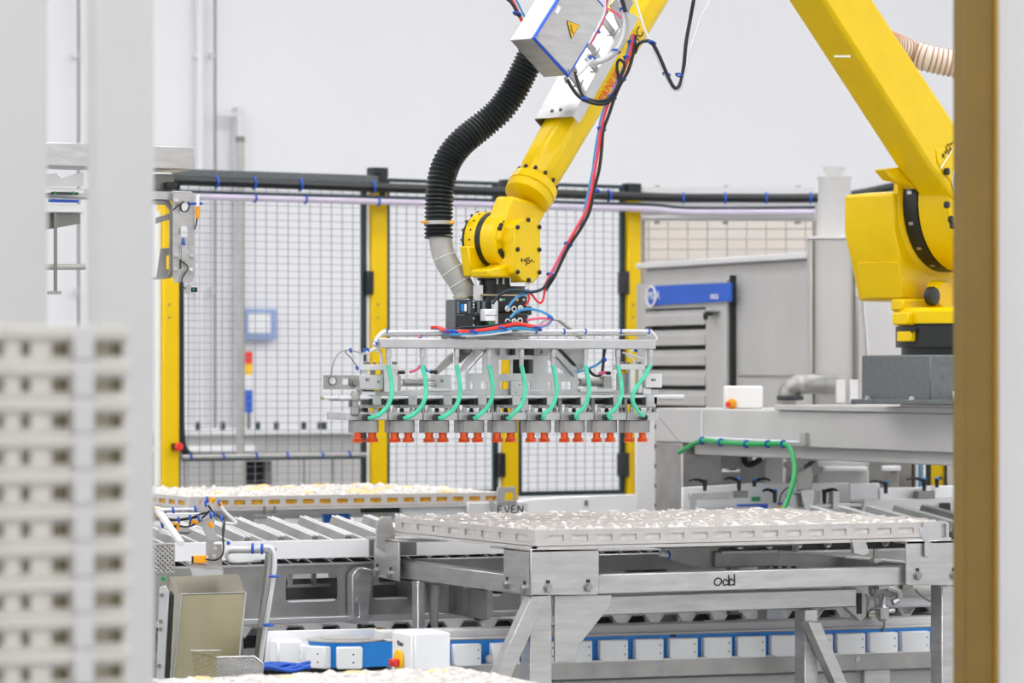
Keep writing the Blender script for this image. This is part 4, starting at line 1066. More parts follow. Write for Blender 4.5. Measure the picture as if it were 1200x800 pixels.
part(S, 'lower_rail', MB().box(V(655, 700, VS + .2).x, V(1004, 700, VS + .2).x, VS + .2, VS + .27, zb(850, 716, VS + .2), zb(850, 694, VS + .2)), M_steel, .004)
part(S, 'rail_plate', MB().vp([(992, 688), (1004, 688), (1015, 700), (1015, 722), (1008, 728), (1003, 722), (998, 718), (992, 712)], VS + .21, .03), M_steel2, .001)
part(S, 'rail_dark_slot', MB().vp([(1005, 695), (1010, 695), (1010, 719), (1005, 719)], VS + .205, .006), M_dark)
part(S, 'side_beam', MB().box(UO - .015, UO + .05, VS + .06, VO1 + .05, (U(529, 684.5, UO).z), U(529, 664, UO).z), M_steel, .003)
part(S, 'side_beam', MB().box(UO1 - .06, UO1, VS + .06, VO1 + .05, (U(529, 684.5, UO).z), U(529, 664, UO).z), M_steel, .003)
part(S, 'rear_beam', MB().box(UO + .05, UO1 - .06, VO1 - .01, VO1 + .05, (U(529, 684.5, UO).z), U(529, 664, UO).z), M_steel2, .003)
# far left bracket: plate, folded top and inner face
ub = UO - .045
part(S, 'rear_bracket', MB().up([(438, 634), (440, 630), (467, 634), (467, 681), (438, 675)], ub, .008), M_steel, .002)
vb = U(467, 650, ub).y
zt_, zb_ = U(467, 633, ub).z, U(467, 656, ub).z
part(S, 'rear_bracket_fold', MB().box(ub, ub + .19, vb, vb + .3, zt_ - .008, zt_), M_steel, .001)
part(S, 'rear_bracket_back', MB().box(ub + .008, ub + .19, vb + .28, vb + .29, zb_, zt_ - .008), M_steel2)
PS2 = Vector((ub, 0, 0))
for x, y in ((442.5, 669), (458, 673)): slot_bolt(x, y, None, XU, PS2)
# legs
def leg(px0, px1, py, v, w, name='leg', z1=None):
    a, b = V(px0, 700, v).x, V(px1, 700, v).x
    part(S, name, MB().box(a, b, v, v + w, 0.012, z1 if z1 else V((px0 + px1) / 2, py, v).z), M_steel, .003)
    part(S, 'foot', MB().box(a - .02, b + .02, v - .02, v + w + .02, 0, .012), M_steel2)
leg(621, 647, 697, VS - .0, .07)
leg(1104, 1121.5, 686, VS + .0, .075)
leg(943, 958.5, 714, VS + .2, .07)
leg(489.5, 498.5, 681, VO1 - .25, .05)
part(S, 'side_gusset', MB().up([(498, 682), (513, 686), (512, 735), (505, 735)], U(498, 700, UO).x + .02, .006), M_steel2)
x_, y_ = UO1 - .07, VO1 - .02
part(S, 'leg', MB().box(x_, x_ + .07, y_, y_ + .07, .0, U(529, 684.5, UO).z), M_steel)
# braces and gusset
v = VS + .01
p0, p1 = V(629, 697, v), V(573, 820, v)
part(S, 'brace', MB().bar(p0, p1, XU * .03, YV * .025), M_steel, .002)
p0, p1 = V(950, 728, VS + .17), V(988, 815, VS + .17)
part(S, 'brace', MB().bar(p0, p1, XU * .024, YV * .026), M_steel, .002)
part(S, 'gusset', MB().vp([(650, 698), (717, 697), (715.5, 709), (677, 758), (674, 775), (650, 775)], VS + .005, .008), M_steel, .001)
part(S, 'angle_tab', MB().vp([(999, 632), (1014, 632), (1019, 648), (1012, 651), (1001, 648)], VS + .0, .02), M_steel, .001)
part(S, 'threaded_stud', MB().cyl(V(1026, 660, VS + .02), V(1026, 643, VS + .02), .009, n=10), M_steel3)
part(S, 'stud_nut', MB().lathe(V(1026, 658, VS + .02), UP, [(0, .02), (.012, .02)], 6), M_steel2)
# handwriting
def strokes(parent, lines, plane, r=.0022, m=None):
    for l in lines:
        part(parent, 'pen_stroke', MB().tube(smooth([plane(x, y) for x, y in l], 4), r, 5), m or M_ink)
pf = lambda x, y: V(x, y, VS - .0055)
strokes(S, [[(840.5, 677), (837.5, 680), (838, 684.5), (842, 685.5), (845.5, 682), (844.5, 678), (840.5, 677)],
            [(854, 673.5), (854, 680), (853.5, 686)], [(853.5, 681), (850, 678.5), (847.5, 681.5), (848.5, 685.5), (853.5, 684)],
            [(860.5, 672.5), (860.8, 680), (860.5, 686)], [(860.3, 680.5), (856.5, 678), (854.8, 682), (856, 685.5), (860.5, 684)]], pf, .0026)
# hanging plate under the tray side
part(S, 'hanging_plate', MB().up([(505, 681), (571, 693), (571, 726), (505, 716)], UO + .12, .006), M_steel2)
for x in (524, 541, 569): part(S, 'plate_rib', MB().up([(x, 684), (x + 2.2, 684), (x + 2.2, 718), (x, 716)], UO + .10, .02), M_steel2)
part(S, 'hanging_plate', MB().up([(463, 678), (489, 684), (489, 713), (466, 708)], UO + .14, .006), M_steel2)
# bits under the tray on the right: chute plates and pipework
T2 = thing('chute_plates', 'folded steel chute plates under the tray beside the handwritten odd', 'chute', tuple(V(860, 668, VO + .7)))
vv = VO + .6
part(T2, 'chute_side', MB().vp([(776, 642), (842, 640), (842, 668), (800, 660), (776, 651)], vv, .006), M_steel2)
part(T2, 'chute_box', MB().vbox(838, 645, 915, 664, vv - .02, .12), M_steel2, .004)
part(T2, 'chute_box_lip', MB().vbox(846, 645, 912, 648, vv - .03, .02), M_offw)
part(T2, 'chute_top', MB().vbox(776, 637, 935, 641, vv - .02, .3), M_steel3)
part(T2, 'chute_tail', MB().vp([(912, 646), (960, 648), (1063, 659), (1063, 668), (900, 668)], vv + .02, .02), M_steel2)
part(T2, 'chute_edge', MB().vp([(912, 645), (960, 647), (1062, 657), (1062, 660), (960, 650), (912, 648)], vv - .0, .02), M_offw)
part(T2, 'post', MB().vbox(933, 637, 936, 652, vv + .1, .03), M_offw)
part(T2, 'sensor', MB().tube([V(773, 648, vv - .03), V(784, 650, vv - .03)], .011, 10), M_ltpipe)
part(T2, 'sensor_tie', MB().ring(V(783, 650, vv - .03), XU, .012, .004, 10, 5), M_blued)
for x in (907, 917, 928): part(T2, 'slot', MB().vbox(x, 663, x + 5, 666, vv + .015, .01), M_dark)
part(T2, 'hanger', MB().vbox(856, 663, 866, 720, vv + .2, .03), M_steel3)
P2 = thing('valve_pipework', 'small steel pipe fittings and wires between the stand legs at right', 'pipework', tuple(V(1030, 752, VO + .5)))
vv = VO + .45
part(P2, 'pipe', MB().tube([V(1022, 690, vv), V(1140, 690, vv)], .028, 12), M_pipe)
part(P2, 'pipe', MB().tube([V(1015, 704, vv + .05), V(1150, 701, vv + .05)], .026, 12), M_ltpipe)
part(P2, 'elbow', MB().tube(smooth([V(1040, 688, vv - .04), V(1052, 693, vv - .04), V(1053, 702, vv - .04), V(1046, 706, vv - .04)]), .012, 8), M_steel)
part(P2, 'valve_body', MB().lathe(V(1034, 728, vv - .06), UP, [(0, .01), (.01, .022), (.05, .024), (.06, .014), (.09, .012)], 10), M_alu)
part(P2, 'valve_arm', MB().tube([V(1012, 718, vv - .06), V(1048, 715, vv - .06)], .009, 8), M_steel)
part(P2, 'valve_arm', MB().tube([V(1017, 722, vv - .08), V(1020, 722, vv - .08)], .012, 8), M_brass)
for q in ([(1022, 690), (1026, 705), (1028, 722)], [(1036, 696), (1033, 708), (1036, 726), (1035, 756)], [(1072, 690), (1082, 700), (1094, 706)], [(1010, 722), (1022, 714), (1040, 712)]):
    part(P2, 'wire', MB().tube(smooth([V(a, b, vv - .07) for a, b in q]), .004, 6), M_steel3)
part(P2, 'clamp', MB().vbox(1030, 683, 1043, 690, vv - .05, .05), M_steel2)
part(P2, 'clamp', MB().vbox(1058, 682, 1070, 690, vv - .05, .05), M_steel3)

# ================================================================== carrier conveyor (runs along X behind the odd stand)
VC = 11.3
zc = lambda px, py, v=VC: V(px, py, v).z
Cv = thing('carrier_conveyor', 'long conveyor of folded metal carriers with white side guide', 'conveyor', (V(400, 640, VC).x, VC + .25, 0))
ua, ue = V(120, 640, VC).x, V(1190, 640, VC).x
us = V(776, 640, VC).x
zs1, zs0 = zc(205, 636), zc(205, 658)
part(Cv, 'white_guide', MB().box(ua, us, VC, VC + .014, zs0, zs1), M_white, .002)
part(Cv, 'rear_guide', MB().box(ua, ue, VC + .5, VC + .514, zs0, zs1 + .035), M_white, .002)
zr1, zr0 = zs0, zc(300, 661.5)
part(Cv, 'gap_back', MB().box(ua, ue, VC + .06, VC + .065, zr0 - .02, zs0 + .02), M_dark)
x = ua
while x < us:
    part(Cv, 'gap_rib', MB().hull8([(x, VC, zr0), (x + .007, VC, zr0), (x + .007, VC + .05, zr0), (x, VC + .05, zr0)], [(x - .03, VC, zr1), (x - .023, VC, zr1), (x - .023, VC + .05, zr1), (x - .03, VC + .05, zr1)]), M_alu)
    x += .078
part(Cv, 'gap_sill', MB().box(ua, ue, VC - .01, VC + .03, zr0 - .006, zr0 + .001), M_alu)
zb1, zb0 = zr0 - .006, zc(300, 724)
hol = []
wz1, wz0 = zc(365, 672), zc(365, 705)
for a, b in ((335, 396), (437, 495), (533, 590), (630, 685), (728, 781)):
    xa, xb = V(a, 690, VC).x, V(b, 690, VC).x
    hol.append([(p, VC + .002, q) for p, q in rrect(xa, wz0, xb, wz1, .018, 3)])
    part(Cv, 'window_sill', MB().box(xa - .004, xb + .004, VC + .008, VC + .05, wz0 - .016, wz0 + .006), M_ltpipe)
    part(Cv, 'inner_clip', MB().box(xa + .045, xa + .065, VC + .1, VC + .12, wz0 + .05, wz1 + .02), M_steel)
    part(Cv, 'inner_bar', MB().box(xa - .02, xb + .02, VC + .12, VC + .135, wz0 + .045, wz0 + .055), M_steel)
    part(Cv, 'inner_post', MB().box(xb - .05, xb - .035, VC + .12, VC + .135, wz0 + .05, wz1 + .05), M_steel2)
part(Cv, 'side_plate', MB().prism3([(ua, VC + .002, zb0), (ue, VC + .002, zb0), (ue, VC + .002, zb1), (ua, VC + .002, zb1)], YV, .006, hol), M_steel2)
part(Cv, 'inner_plate', MB().box(ua, ue, VC + .2, VC + .206, zb0, zb1 - .06), M_steel3)
part(Cv, 'bottom_lip', MB().box(ua, ue, VC - .035, VC + .03, zc(300, 731), zb0), M_alu, .003)
for px in (699, 802):
    bolt(Cv, V(px, 661, VC), -YV, .011, .008)
part(Cv, 'void_shade_sheet', MB().box(ua, ue, VC + .62, VC + .63, .42, zb0), M_dark)  # near-black sheet standing in for the shaded void under the conveyor
# folded carriers on top: stepped ridges lying across the belt
pitch = .128; k = 0; x = V(150, 630, VC).x
def ridge(x, z, y0, y1, hgt, th=.004):
    top = [(x, z), (x + .014, z + .004), (x + .036, z + hgt * .62), (x + .046, z + hgt * .62), (x + .06, z + hgt), (x + .078, z + hgt), (x + .1, z + hgt * .5), (x + .106, z + hgt * .5), (x + .124, z)]
    poly = top + [(a, b - th) for a, b in reversed(top)]
    mb = MB().prism3([(a, y0, b) for a, b in poly], YV, y1 - y0)
    for p in mb.v:
        if p.y > y0 + .01: p.z += .05          # the carriers rise towards the far side
    return mb
zk = zs1 - .072
while x < ue - .13:
    part(Cv, 'carrier', ridge(x, zk, VC + .03, VC + .48, .085), M_steel2)
    for ex_, ez_ in ((.061, .085), (.079, .085), (.046, .0535), (.106, .043)):
        part(Cv, 'carrier_edge', MB().tube([(x + ex_, VC + .03, zk + ez_ + .001), (x + ex_, VC + .48, zk + ez_ + .051)], .0028, 5), M_white)
    part(Cv, 'carrier_slit', MB().hull8([(x + .1, VC + .2, zk + .063), (x + .106, VC + .2, zk + .063), (x + .106, VC + .38, zk + .083), (x + .1, VC + .38, zk + .083)], [(x + .1, VC + .2, zk + .066), (x + .106, VC + .2, zk + .066), (x + .106, VC + .38, zk + .086), (x + .1, VC + .38, zk + .086)]), M_blk)
    x += pitch
# returning carriers seen end-on below
x = ua; zq = zc(360, 746)
while x < ue - .15:
    top = [(x, zq), (x + .012, zq), (x + .036, zq + .032), (x + .092, zq + .032), (x + .116, zq), (x + .138, zq)]
    poly = top + [(a, b - .005) for a, b in reversed(top)]
    part(Cv, 'return_carrier', MB().prism3([(a, VC + .1, b) for a, b in poly], YV, .4), M_steel)
    part(Cv, 'void_infill', MB().prism3([(a, VC + .14, b) for a, b in [(x + .014, zq), (x + .038, zq + .03), (x + .09, zq + .03), (x + .114, zq)]], YV, .003), M_dark if int(x / .138) % 3 else M_steel3)  # infill sheets, mostly near-black to paint in the darkness of the void
    x += .138
part(Cv, 'return_rail', MB().box(ua, ue, VC + .05, VC + .09, zc(320, 768), zc(320, 760)), M_steel2)
part(Cv, 'yellow_block', MB().vbox(437, 736, 452, 746, VC + .09, .05), M_yelp)
part(Cv, 'hanger', MB().vp([(413, 727), (413, 674), (418, 667), (424, 664.5), (437, 667), (431, 729)], VC - .06, .05, [rrect(416, 706, 421, 723, 2)]), M_steel, .003)
part(Cv, 'hanger_slot', MB().vp(rrect(415, 690, 423, 724, 2), VC - .058, .006), M_steel2)
for y in (675, 703): bolt(Cv, V(421, y, VC - .06), -YV, .012, .012)
part(Cv, 'hanger_foot', MB().vbox(416, 728, 432, 731, VC - .07, .07), M_alu)
part(Cv, 'hanger_rod', MB().cyl(V(421, 742, VC - .03), V(421, 728, VC - .03), .008, n=8), M_blk)
for px in (180, 560, 1010):
    p = V(px, 740, VC + .3)
    part(Cv, 'support_leg', MB().box(p.x - .03, p.x + .03, VC + .27, VC + .33, 0, zb0), M_steel2)

# ================================================================== block chain conveyor along the bottom
zL = .70
Q0, Q1 = Zp(400, 757.6, zL), Zp(995, 741, zL)
LE = (Q1 - Q0); LE.z = 0; LE.normalize(); LN = Vector((-LE.y, LE.x, 0)); LP = Vector((Q0.x, Q0.y, 0))
def ls(px): return (PL(px, 750, LP, LN) - LP).dot(LE)
def lz(px, py, o=0): return PL(px, py, LP + LN * o, LN).z
def lq(s, o, z): return LP + LE * s + LN * o + UP * z
def lbox(mb, s0, s1, o0, o1, z0, z1):
    return mb.hull8([lq(s0, o0, z0), lq(s1, o0, z0), lq(s1, o1, z0), lq(s0, o1, z0)], [lq(s0, o0, z1), lq(s1, o0, z1), lq(s1, o1, z1), lq(s0, o1, z1)])
K = thing('block_conveyor', 'low side belt conveyor with white blocks on a bright blue belt', 'conveyor', tuple(lq(ls(760), .2, 0)))
s0, s1 = ls(420), ls(1180)
zt1, zt0 = zL, lz(995, 765.5)
part(K, 'belt', lbox(MB(), s0, s1, .0, .012, zt0 + .004, zL + .012), M_blue, label='bright blue belt')
part(K, 'belt', lbox(MB(), s0, s1, .24, .252, zt0 + .004, zL + .012), M_blue)
def blk(s0, w, o, m=M_white):
    pr = [(s0, -.03), (s0 + w * .3, -.042), (s0 + w * .7, -.045), (s0 + w, -.038), (s0 + w, 0), (s0, 0)]
    return MB().prism3([lq(a, b, zt0) for a, b in pr], UP, zt1 - zt0)
for px in (486, 528, 573, 615, 657.5, 699.5, 741, 781, 821, 860.5, 900, 939, 977, 1015, 1052.5, 1090, 1127, 1164):
    a, b = ls(px), ls(px + 32)
    bk = part(K, 'block', blk(a, b - a, 0), M_white, .003)
    for q in (.33, .72):
        part(bk, 'pin_hole', MB().cyl(lq(b - (b - a) * .14, -.0415, zt0 + (zt1 - zt0) * q), lq(b - (b - a) * .14, -.036, zt0 + (zt1 - zt0) * q), .0032, n=8), M_blk)
wc = ls(418)
part(K, 'end_drum', MB().cyl(lq(wc, .125, zt0 + .002), lq(wc, .125, zL + .012), .126, n=40), M_blue)
part(K, 'drum_plate', MB().lathe(lq(wc, .125, zL + .013), UP, [(0, .134), (.004, .134), (.005, .085), (.008, .085), (.009, .05)], 44), M_pipe)
for a in (258, 212, 170, 135):
    ca = math.radians(a)
    e = LE * math.cos(ca) + LN * math.sin(ca); f = UP.cross(e)
    bk = part(K, 'block', MB().obox(lq(wc, .125, (zt0 + zt1) / 2) + e * .138, e * .017, f * .043, UP * ((zt1 - zt0) / 2)), M_white, .004)
    for q in (-.015, .012): part(bk, 'pin_hole', MB().cyl(lq(wc, .125, (zt0 + zt1) / 2) + e * .1555 + f * .012 + UP * q, lq(wc, .125, (zt0 + zt1) / 2) + e * .15 + f * .012 + UP * q, .0032, n=8), M_blk)
part(K, 'top_rail', lbox(MB(), ls(455), s1, .0, .05, zL + .012, lz(760, 741.5)), M_offw, .002)
part(K, 'top_rail', lbox(MB(), ls(455), s1, .06, .16, lz(760, 741.5) - .01, lz(760, 733)), M_offw, .004)
part(K, 'rail_seam', lbox(MB(), ls(455), s1, -.002, .0, zL + .01, zL + .0135), M_steel3)
for px in (786, 884, 985, 1035, 1075): part(K, 'rail_slot', lbox(MB(), ls(px), ls(px + 6), -.003, .004, lz(px, 745.5), lz(px, 743.5)), M_dark)
part(K, 'side_channel', lbox(MB(), ls(455), s1, -.03, .02, lz(850, 790), lz(850, 768.5)), M_steel2, .004)
part(K, 'channel_lip', lbox(MB(), ls(455), s1, -.034, .03, lz(850, 770), lz(850, 768)), M_alu)
part(K, 'lower_channel', lbox(MB(), ls(455), s1, .05, .1, lz(850, 830), lz(850, 793)), M_cab, .004)
for px in (960, 1090, 1000, 570): bolt(K, lq(ls(px), -.03, lz(px, 771)), -LN, .011, .008)
part(K, 'backing_plate', lbox(MB(), ls(333), ls(470), .27, .28, lz(380, 786), lz(380, 745)), M_white, .002)
part(K, 'end_block', lbox(MB(), ls(341), ls(372), .16, .26, lz(350, 784), lz(350, 755)), M_white, .006)
for px in (520, 760, 1040):
    part(K, 'leg', lbox(MB(), ls(px), ls(px) + .06, .1, .16, 0, lz(850, 790)), M_steel2)
part(K, 'hidden_web', lbox(MB(), ls(1016), ls(1046), .02, .06, .3, lz(850, 790)), M_steel)

# white control box with rotary switch
c = at(486, 742, 10.25)
X = thing('isolator_box', 'white isolator box with yellow and red rotary switch before the blue belt', 'switch box', (c.x + .06, c.y + .07, c.z - .16))
part(X, 'housing', MB().box(c.x, c.x + .117, c.y, c.y + .155, c.z - .17, c.z), M_white, .004)
part(X, 'lid', MB().box(c.x - .01, c.x, c.y + .004, c.y + .151, c.z - .166, c.z - .004), M_white, .003)
part(X, 'mounting_post', MB().box(c.x + .03, c.x + .08, c.y + .05, c.y + .1, 0, c.z - .17), M_steel2)
kx = U(468, 774, c.x - .012)
part(X, 'switch_plate', MB().lathe(kx, -XU, [(0, .034), (.006, .034), (.008, .03)], 24), M_wsign)
part(X, 'switch_lever', MB().obox(U(462, 776, c.x - .03) , XU * .012, YV * .018, UP * .011), M_red, .003)
part(X, 'lettering', text_mb('Pluto', U(469, 754, c.x - .0108), -YV, UP, .022), M_ink)

# foreground tray at the bottom edge
v1 = V(400, 785.5, 9.6).y
zf = V(400, 786, 8.55).z
xa, xb = V(120, 790, 8.55).x, V(538, 790, 8.55).x
t = thing('front_tray', 'film covered tray edge along the bottom left of the scene', 'tray', ((xa + xb) / 2, 8.3, zf - .06))
part(t, 'body', MB().box(xa, xb, 8.0, 8.55, zf - .06, zf - .008), M_beigeTray, .004)
part(t, 'film', film_top(xa, xb, 8.0, 8.55, zf - .003, 60, 22, .009), M_film, kind='stuff', sm=0)
for k in range(14):
    x = xa + .04 + k * (xb - xa - .08) / 13
    part(t, 'pack', MB().lathe((x, 8.44 + .06 * (k % 2), zf - .012), UP, [(0, .03), (.012, .032), (.016, .02)], 10), M_pgold if k % 3 == 0 else M_tray)
t2 = thing('front_tray_stand', 'plain steel stand carrying the front tray below the view', 'stand', ((xa + xb) / 2, 8.3, 0))
part(t2, 'top', MB().box(xa, xb, 8.0, 8.55, zf - .1, zf - .061), M_steel2)
for x in (xa + .03, xb - .08):
    for y in (8.02, 8.48): part(t2, 'leg', MB().box(x, x + .05, y, y + .05, 0, zf - .1), M_steel2)
# ================================================================== rear tray and stand marked EVEN
VE = 13.2
ue0, ue1 = V(222, 585, VE).x, V(592, 577, VE).x
ze1, ze0 = V(400, 579.5, VE).z, V(400, 594, VE).z
t = slotted_tray('product_tray', 'rear tray with golden packs showing through its slots near EVEN', ue0, ue1, VE, VE + 1.15, ze0, ze1, 18, 9, M_gold, M_tray)
part(t, 'film', film_top(ue0 + .008, ue1 - .008, VE + .008, VE + 1.142, ze1 - .003, 70, 34, .014), M_film, kind='stuff', sm=0)
rnd = random.Random(3)
for k in range(46):
    x, y = rnd.uniform(ue0 + .06, ue1 - .06), rnd.uniform(VE + .06, VE + 1.05)
    part(t, 'pack', MB().lathe((x, y, ze1 - .012), UP, [(0, .034), (.014, .036), (.022, .026), (.025, .01)], 9), M_pgold if k % 2 else M_film)
E = thing('tray_stand', 'white painted rear stand with handwritten EVEN on its beam', 'stand', ((ue0 + ue1) / 2, VE + .5, 0))
part(E, 'rear_beam', MB().box(ue0 + .07, ue1 - .07, VE + 1.02, VE + 1.09, ze0 - .09, ze0 - .006), M_offw, .004)
part(E, 'tray_rail', MB().box(ue0, ue1 + .03, VE + .06, VE + .1, ze0 - .03, ze0 - .006), M_offw)
zz1, zz0 = V(580, 588, VE).z, V(580, 604, VE).z
part(E, 'front_beam', MB().box(V(546, 590, VE).x, V(617, 590, VE).x, VE - .02, VE + .06, zz0, zz1), M_offw, .004)
part(E, 'front_bar', MB().box(V(474, 590, VE).x, V(547, 590, VE).x, VE + .02, VE + .1, V(510, 603, VE).z, V(510, 590, VE).z), M_white, .004)
part(E, 'dark_slot', MB().box(V(429, 590, VE).x, V(474, 590, VE).x, VE + .05, VE + .1, V(450, 601, VE).z, V(450, 592.5, VE).z), M_dark)
part(E, 'corner_bracket', MB().vp([(583, 571), (604, 570), (606, 590), (583, 590)], VE - .03, .008, [[(590, 577), (602, 576.5), (602, 586), (590, 586)]]), M_steel, .001)
part(E, 'guide_finger', MB().vp([(573, 586), (576, 584), (581, 591), (581, 599), (577, 601)], VE - .04, .006), M_alu)
for x in (ue0 + .02, ue1 - .07):
    for y in (VE + .03, VE + 1.02): part(E, 'leg', MB().box(x, x + .06, y, y + .06, 0, ze0 - .006), M_offw)
part(E, 'stud', MB().cyl(V(310, 604, VE - .03), V(310, 593, VE - .03), .006, n=8), M_steel3)
part(E, 'stud', MB().cyl(V(322, 604, VE - .03), V(322, 593, VE - .03), .006, n=8), M_steel3)
part(E, 'stud_plate', MB().vbox(302, 603, 328, 606, VE - .06, .06), M_steel2)
pe = lambda x, y: V(x, y, VE - .021)
strokes(E, [[(588.5, 593), (584, 593.5), (584, 601), (589, 600.5)], [(584, 597), (588, 596.5)], [(591, 593.5), (594.5, 600), (597, 592.5)],
            [(604, 592.5), (600, 593), (600, 600.5), (605, 600)], [(600, 596.5), (603.5, 596)], [(607, 600), (607.5, 592.5), (612, 600), (613, 592)]], pe, .0028)
t = thing('white_guard', 'long low white guard rail behind the tray left of the beam leg', 'guard', tuple(V(680, 603, 13.9)))
part(t, 'rail', MB().vp([(608, 586), (660, 582), (746, 579), (746, 604), (608, 604)], 13.9, .03), M_white, .004)
part(t, 'rail_joint', MB().vbox(686, 586, 689, 592, 13.89, .012), M_steel2)
part(t, 'lower_rail', MB().vp([(608, 604), (746, 604), (746, 640), (608, 640)], 13.92, .02), M_offw)
for px in (620, 735): part(t, 'foot', MB().box(V(px, 600, 13.95).x, V(px, 600, 13.95).x + .05, 13.95, 14.0, 0, V(680, 604, 13.9).z), M_steel2)
t = thing('blue_motor', 'round blue motor housing seen below the rear tray', 'motor', tuple(at(396, 614, 14.9)))
part(t, 'body', MB().lathe(at(378, 603, 14.9), RT, [(0, .03), (.01, .04), (.11, .04), (.12, .03)], 20), M_blue)
part(t, 'terminal_box', MB().obox(at(396, 596, 14.86), RT * .018, FW * .02, UP * .012), M_offw)
for k in range(5): part(t, 'cooling_fin', MB().ring(at(382 + k * 6, 603, 14.9), RT, .041, .004, 18, 5), M_blued)
part(t, 'pedestal', MB().obox(Vector((*at(396, 603, 14.9)[:2], .45)), RT * .04, FW * .04, UP * .45), M_steel2)
t = thing('rear_blocks', 'row of pale grey cabinets behind the carriers under the rear tray', 'cabinet', tuple(Vector((*V(300, 600, 14.6)[:2], 0))))
for i, (a, b) in enumerate(((215, 262), (263, 296), (298, 334), (335, 372), (413, 428))):
    x0, x1 = V(a, 600, 14.65).x, V(b, 600, 14.65).x
    part(t, 'cabinet_block', MB().box(x0, x1, 14.65, 14.9, 0, V(300, 593 + (i % 2) * 3, 14.65).z), (M_offw, M_pipe, M_cab, M_offw, M_white)[i], .004)

# ================================================================== guides and clamp levers beyond the odd tray
VR = 12.7
t = thing('guide_rail', 'white plastic guide plates with small clamps right of the beam leg', 'guide rail', tuple(V(960, 600, VR)))
part(t, 'guide_plate', MB().vp([(800, 571), (880, 566), (996, 565.5), (996, 600), (800, 602)], VR + .12, .014), M_white, .003)
part(t, 'guide_plate', MB().vbox(996, 566, 1031, 586, VR + .05, .014), M_white, .003)
part(t, 'guide_plate', MB().vbox(1031, 571, 1096, 586, VR + .04, .02), M_white, .003)
part(t, 'guide_plate', MB().vbox(1086, 569, 1140, 584, VR + .02, .05), M_white, .003)
part(t, 'front_guide', MB().vp([(1013, 585), (1140, 584), (1140, 606), (1009, 606)], VR - .02, .012), M_offw, .002)
part(t, 'bracket_bar', MB().vbox(810, 577, 862, 584.5, VR + .0, .03), M_alu, .002)
part(t, 'bracket_end', MB().vbox(862, 575, 877, 583, VR - .01, .03), M_steel3, .002)
part(t, 'bracket_post', MB().vbox(810, 584, 816, 596, VR + .0, .02), M_alu)
part(t, 'lower_bar', MB().vbox(816, 593, 895, 599, VR - .02, .03), M_alu, .002)
part(t, 'blue_strip', MB().vbox(866, 590.5, 900, 593, VR - .03, .02), M_blued)
part(t, 'blue_strip', MB().vbox(893, 591, 900, 598, VR - .04, .02), M_blued)
part(t, 'clamp_block', MB().vbox(925, 578, 940, 592, VR - .02, .04), M_alu, .002)
part(t, 'clamp_block', MB().vbox(950, 576, 962, 588, VR - .03, .04), M_steel2, .002)
part(t, 'clamp_block', MB().vbox(976, 575, 984, 596, VR - .03, .04), M_alu, .002)
part(t, 'clamp_block', MB().vbox(1076, 575, 1096, 584, VR - .02, .04), M_steel3, .002)
part(t, 'bar', MB().vbox(925, 590, 1010, 594, VR - .02, .03), M_alu, .002)
part(t, 'bent_plate', MB().vp([(934, 555), (950, 546), (953, 557), (951, 575), (934, 575)], VR - .03, .004), M_steel2)
part(t, 'bent_plate_roof', MB().hull8([V(950, 546, VR - .03), V(957, 540, VR - .03), V(963, 553, VR - .03), V(953, 557, VR - .03)], [p + YV * .06 for p in (V(950, 546, VR - .03), V(957, 540, VR - .03), V(963, 553, VR - .03), V(953, 557, VR - .03))]), M_steel3)
part(t, 'clip_plate', MB().vp([(938, 574), (955, 573), (952, 600), (944, 600)], VR - .05, .006), M_steel, .001)
part(t, 'small_label', MB().vbox(882, 582, 891, 587, VR + .112, .01), M_grn2)
part(t, 'orange_plug', MB().cyl(V(914, 599, VR - .05), V(914, 590, VR - .05), .007, n=10), M_oran)
part(t, 'blue_collar', MB().ring(V(914, 590, VR - .05), UP, .008, .005, 10, 6), M_blued)
part(t, 'wire', MB().tube(smooth([V(913, 590, VR - .05), V(915, 580, VR - .05), V(922, 572, VR - .05), V(932, 569, VR - .05)]), .003, 6), M_blk)
part(t, 'dark_sensor', MB().vp(rrect(1102, 589, 1114, 606, 1.5), VR - .05, .01), M_dark)
part(t, 'dark_carrier', MB().vp([(1078, 606), (1092, 599), (1098, 597), (1112, 602), (1114, 607), (1078, 607)], VR - .06, .1), M_grey)
part(t, 'dark_carrier', MB().vp([(1118, 606), (1126, 600), (1140, 597), (1140, 607)], VR - .06, .1), M_grey)
for px in (830, 1000, 1120): part(t, 'support', MB().box(V(px, 600, VR + .15).x, V(px, 600, VR + .15).x + .04, VR + .15, VR + .19, 0, V(px, 590, VR).z), M_steel2)
levers = ((826, 573, 562.5, -18, 0, 'black clamp lever furthest left, nearest the beam leg'), (866, 572.5, 561, -17, 1, 'black clamp lever with blue cap left of the opposed pair'),
          (884, 568, 562, 18, 1, 'black clamp lever pointing right above the white guide'), (908, 587, 574.5, -14, 1, 'low black clamp lever beside the orange plug'),
          (928, 569, 559, 0, 1, 'black clamp lever half hidden behind the green cable'), (966, 588, 574, 15, 0, 'low black clamp lever beside the bent steel plate'),
          (1038, 576, 564.5, -19, 1, 'black clamp lever with blue cap over the middle guide'), (1083, 575, 561, -20, 1, 'long black clamp lever with blue cap near the yellow post'),
          (1098, 569, 560.5, 6, 1, 'short black clamp lever furthest right'))
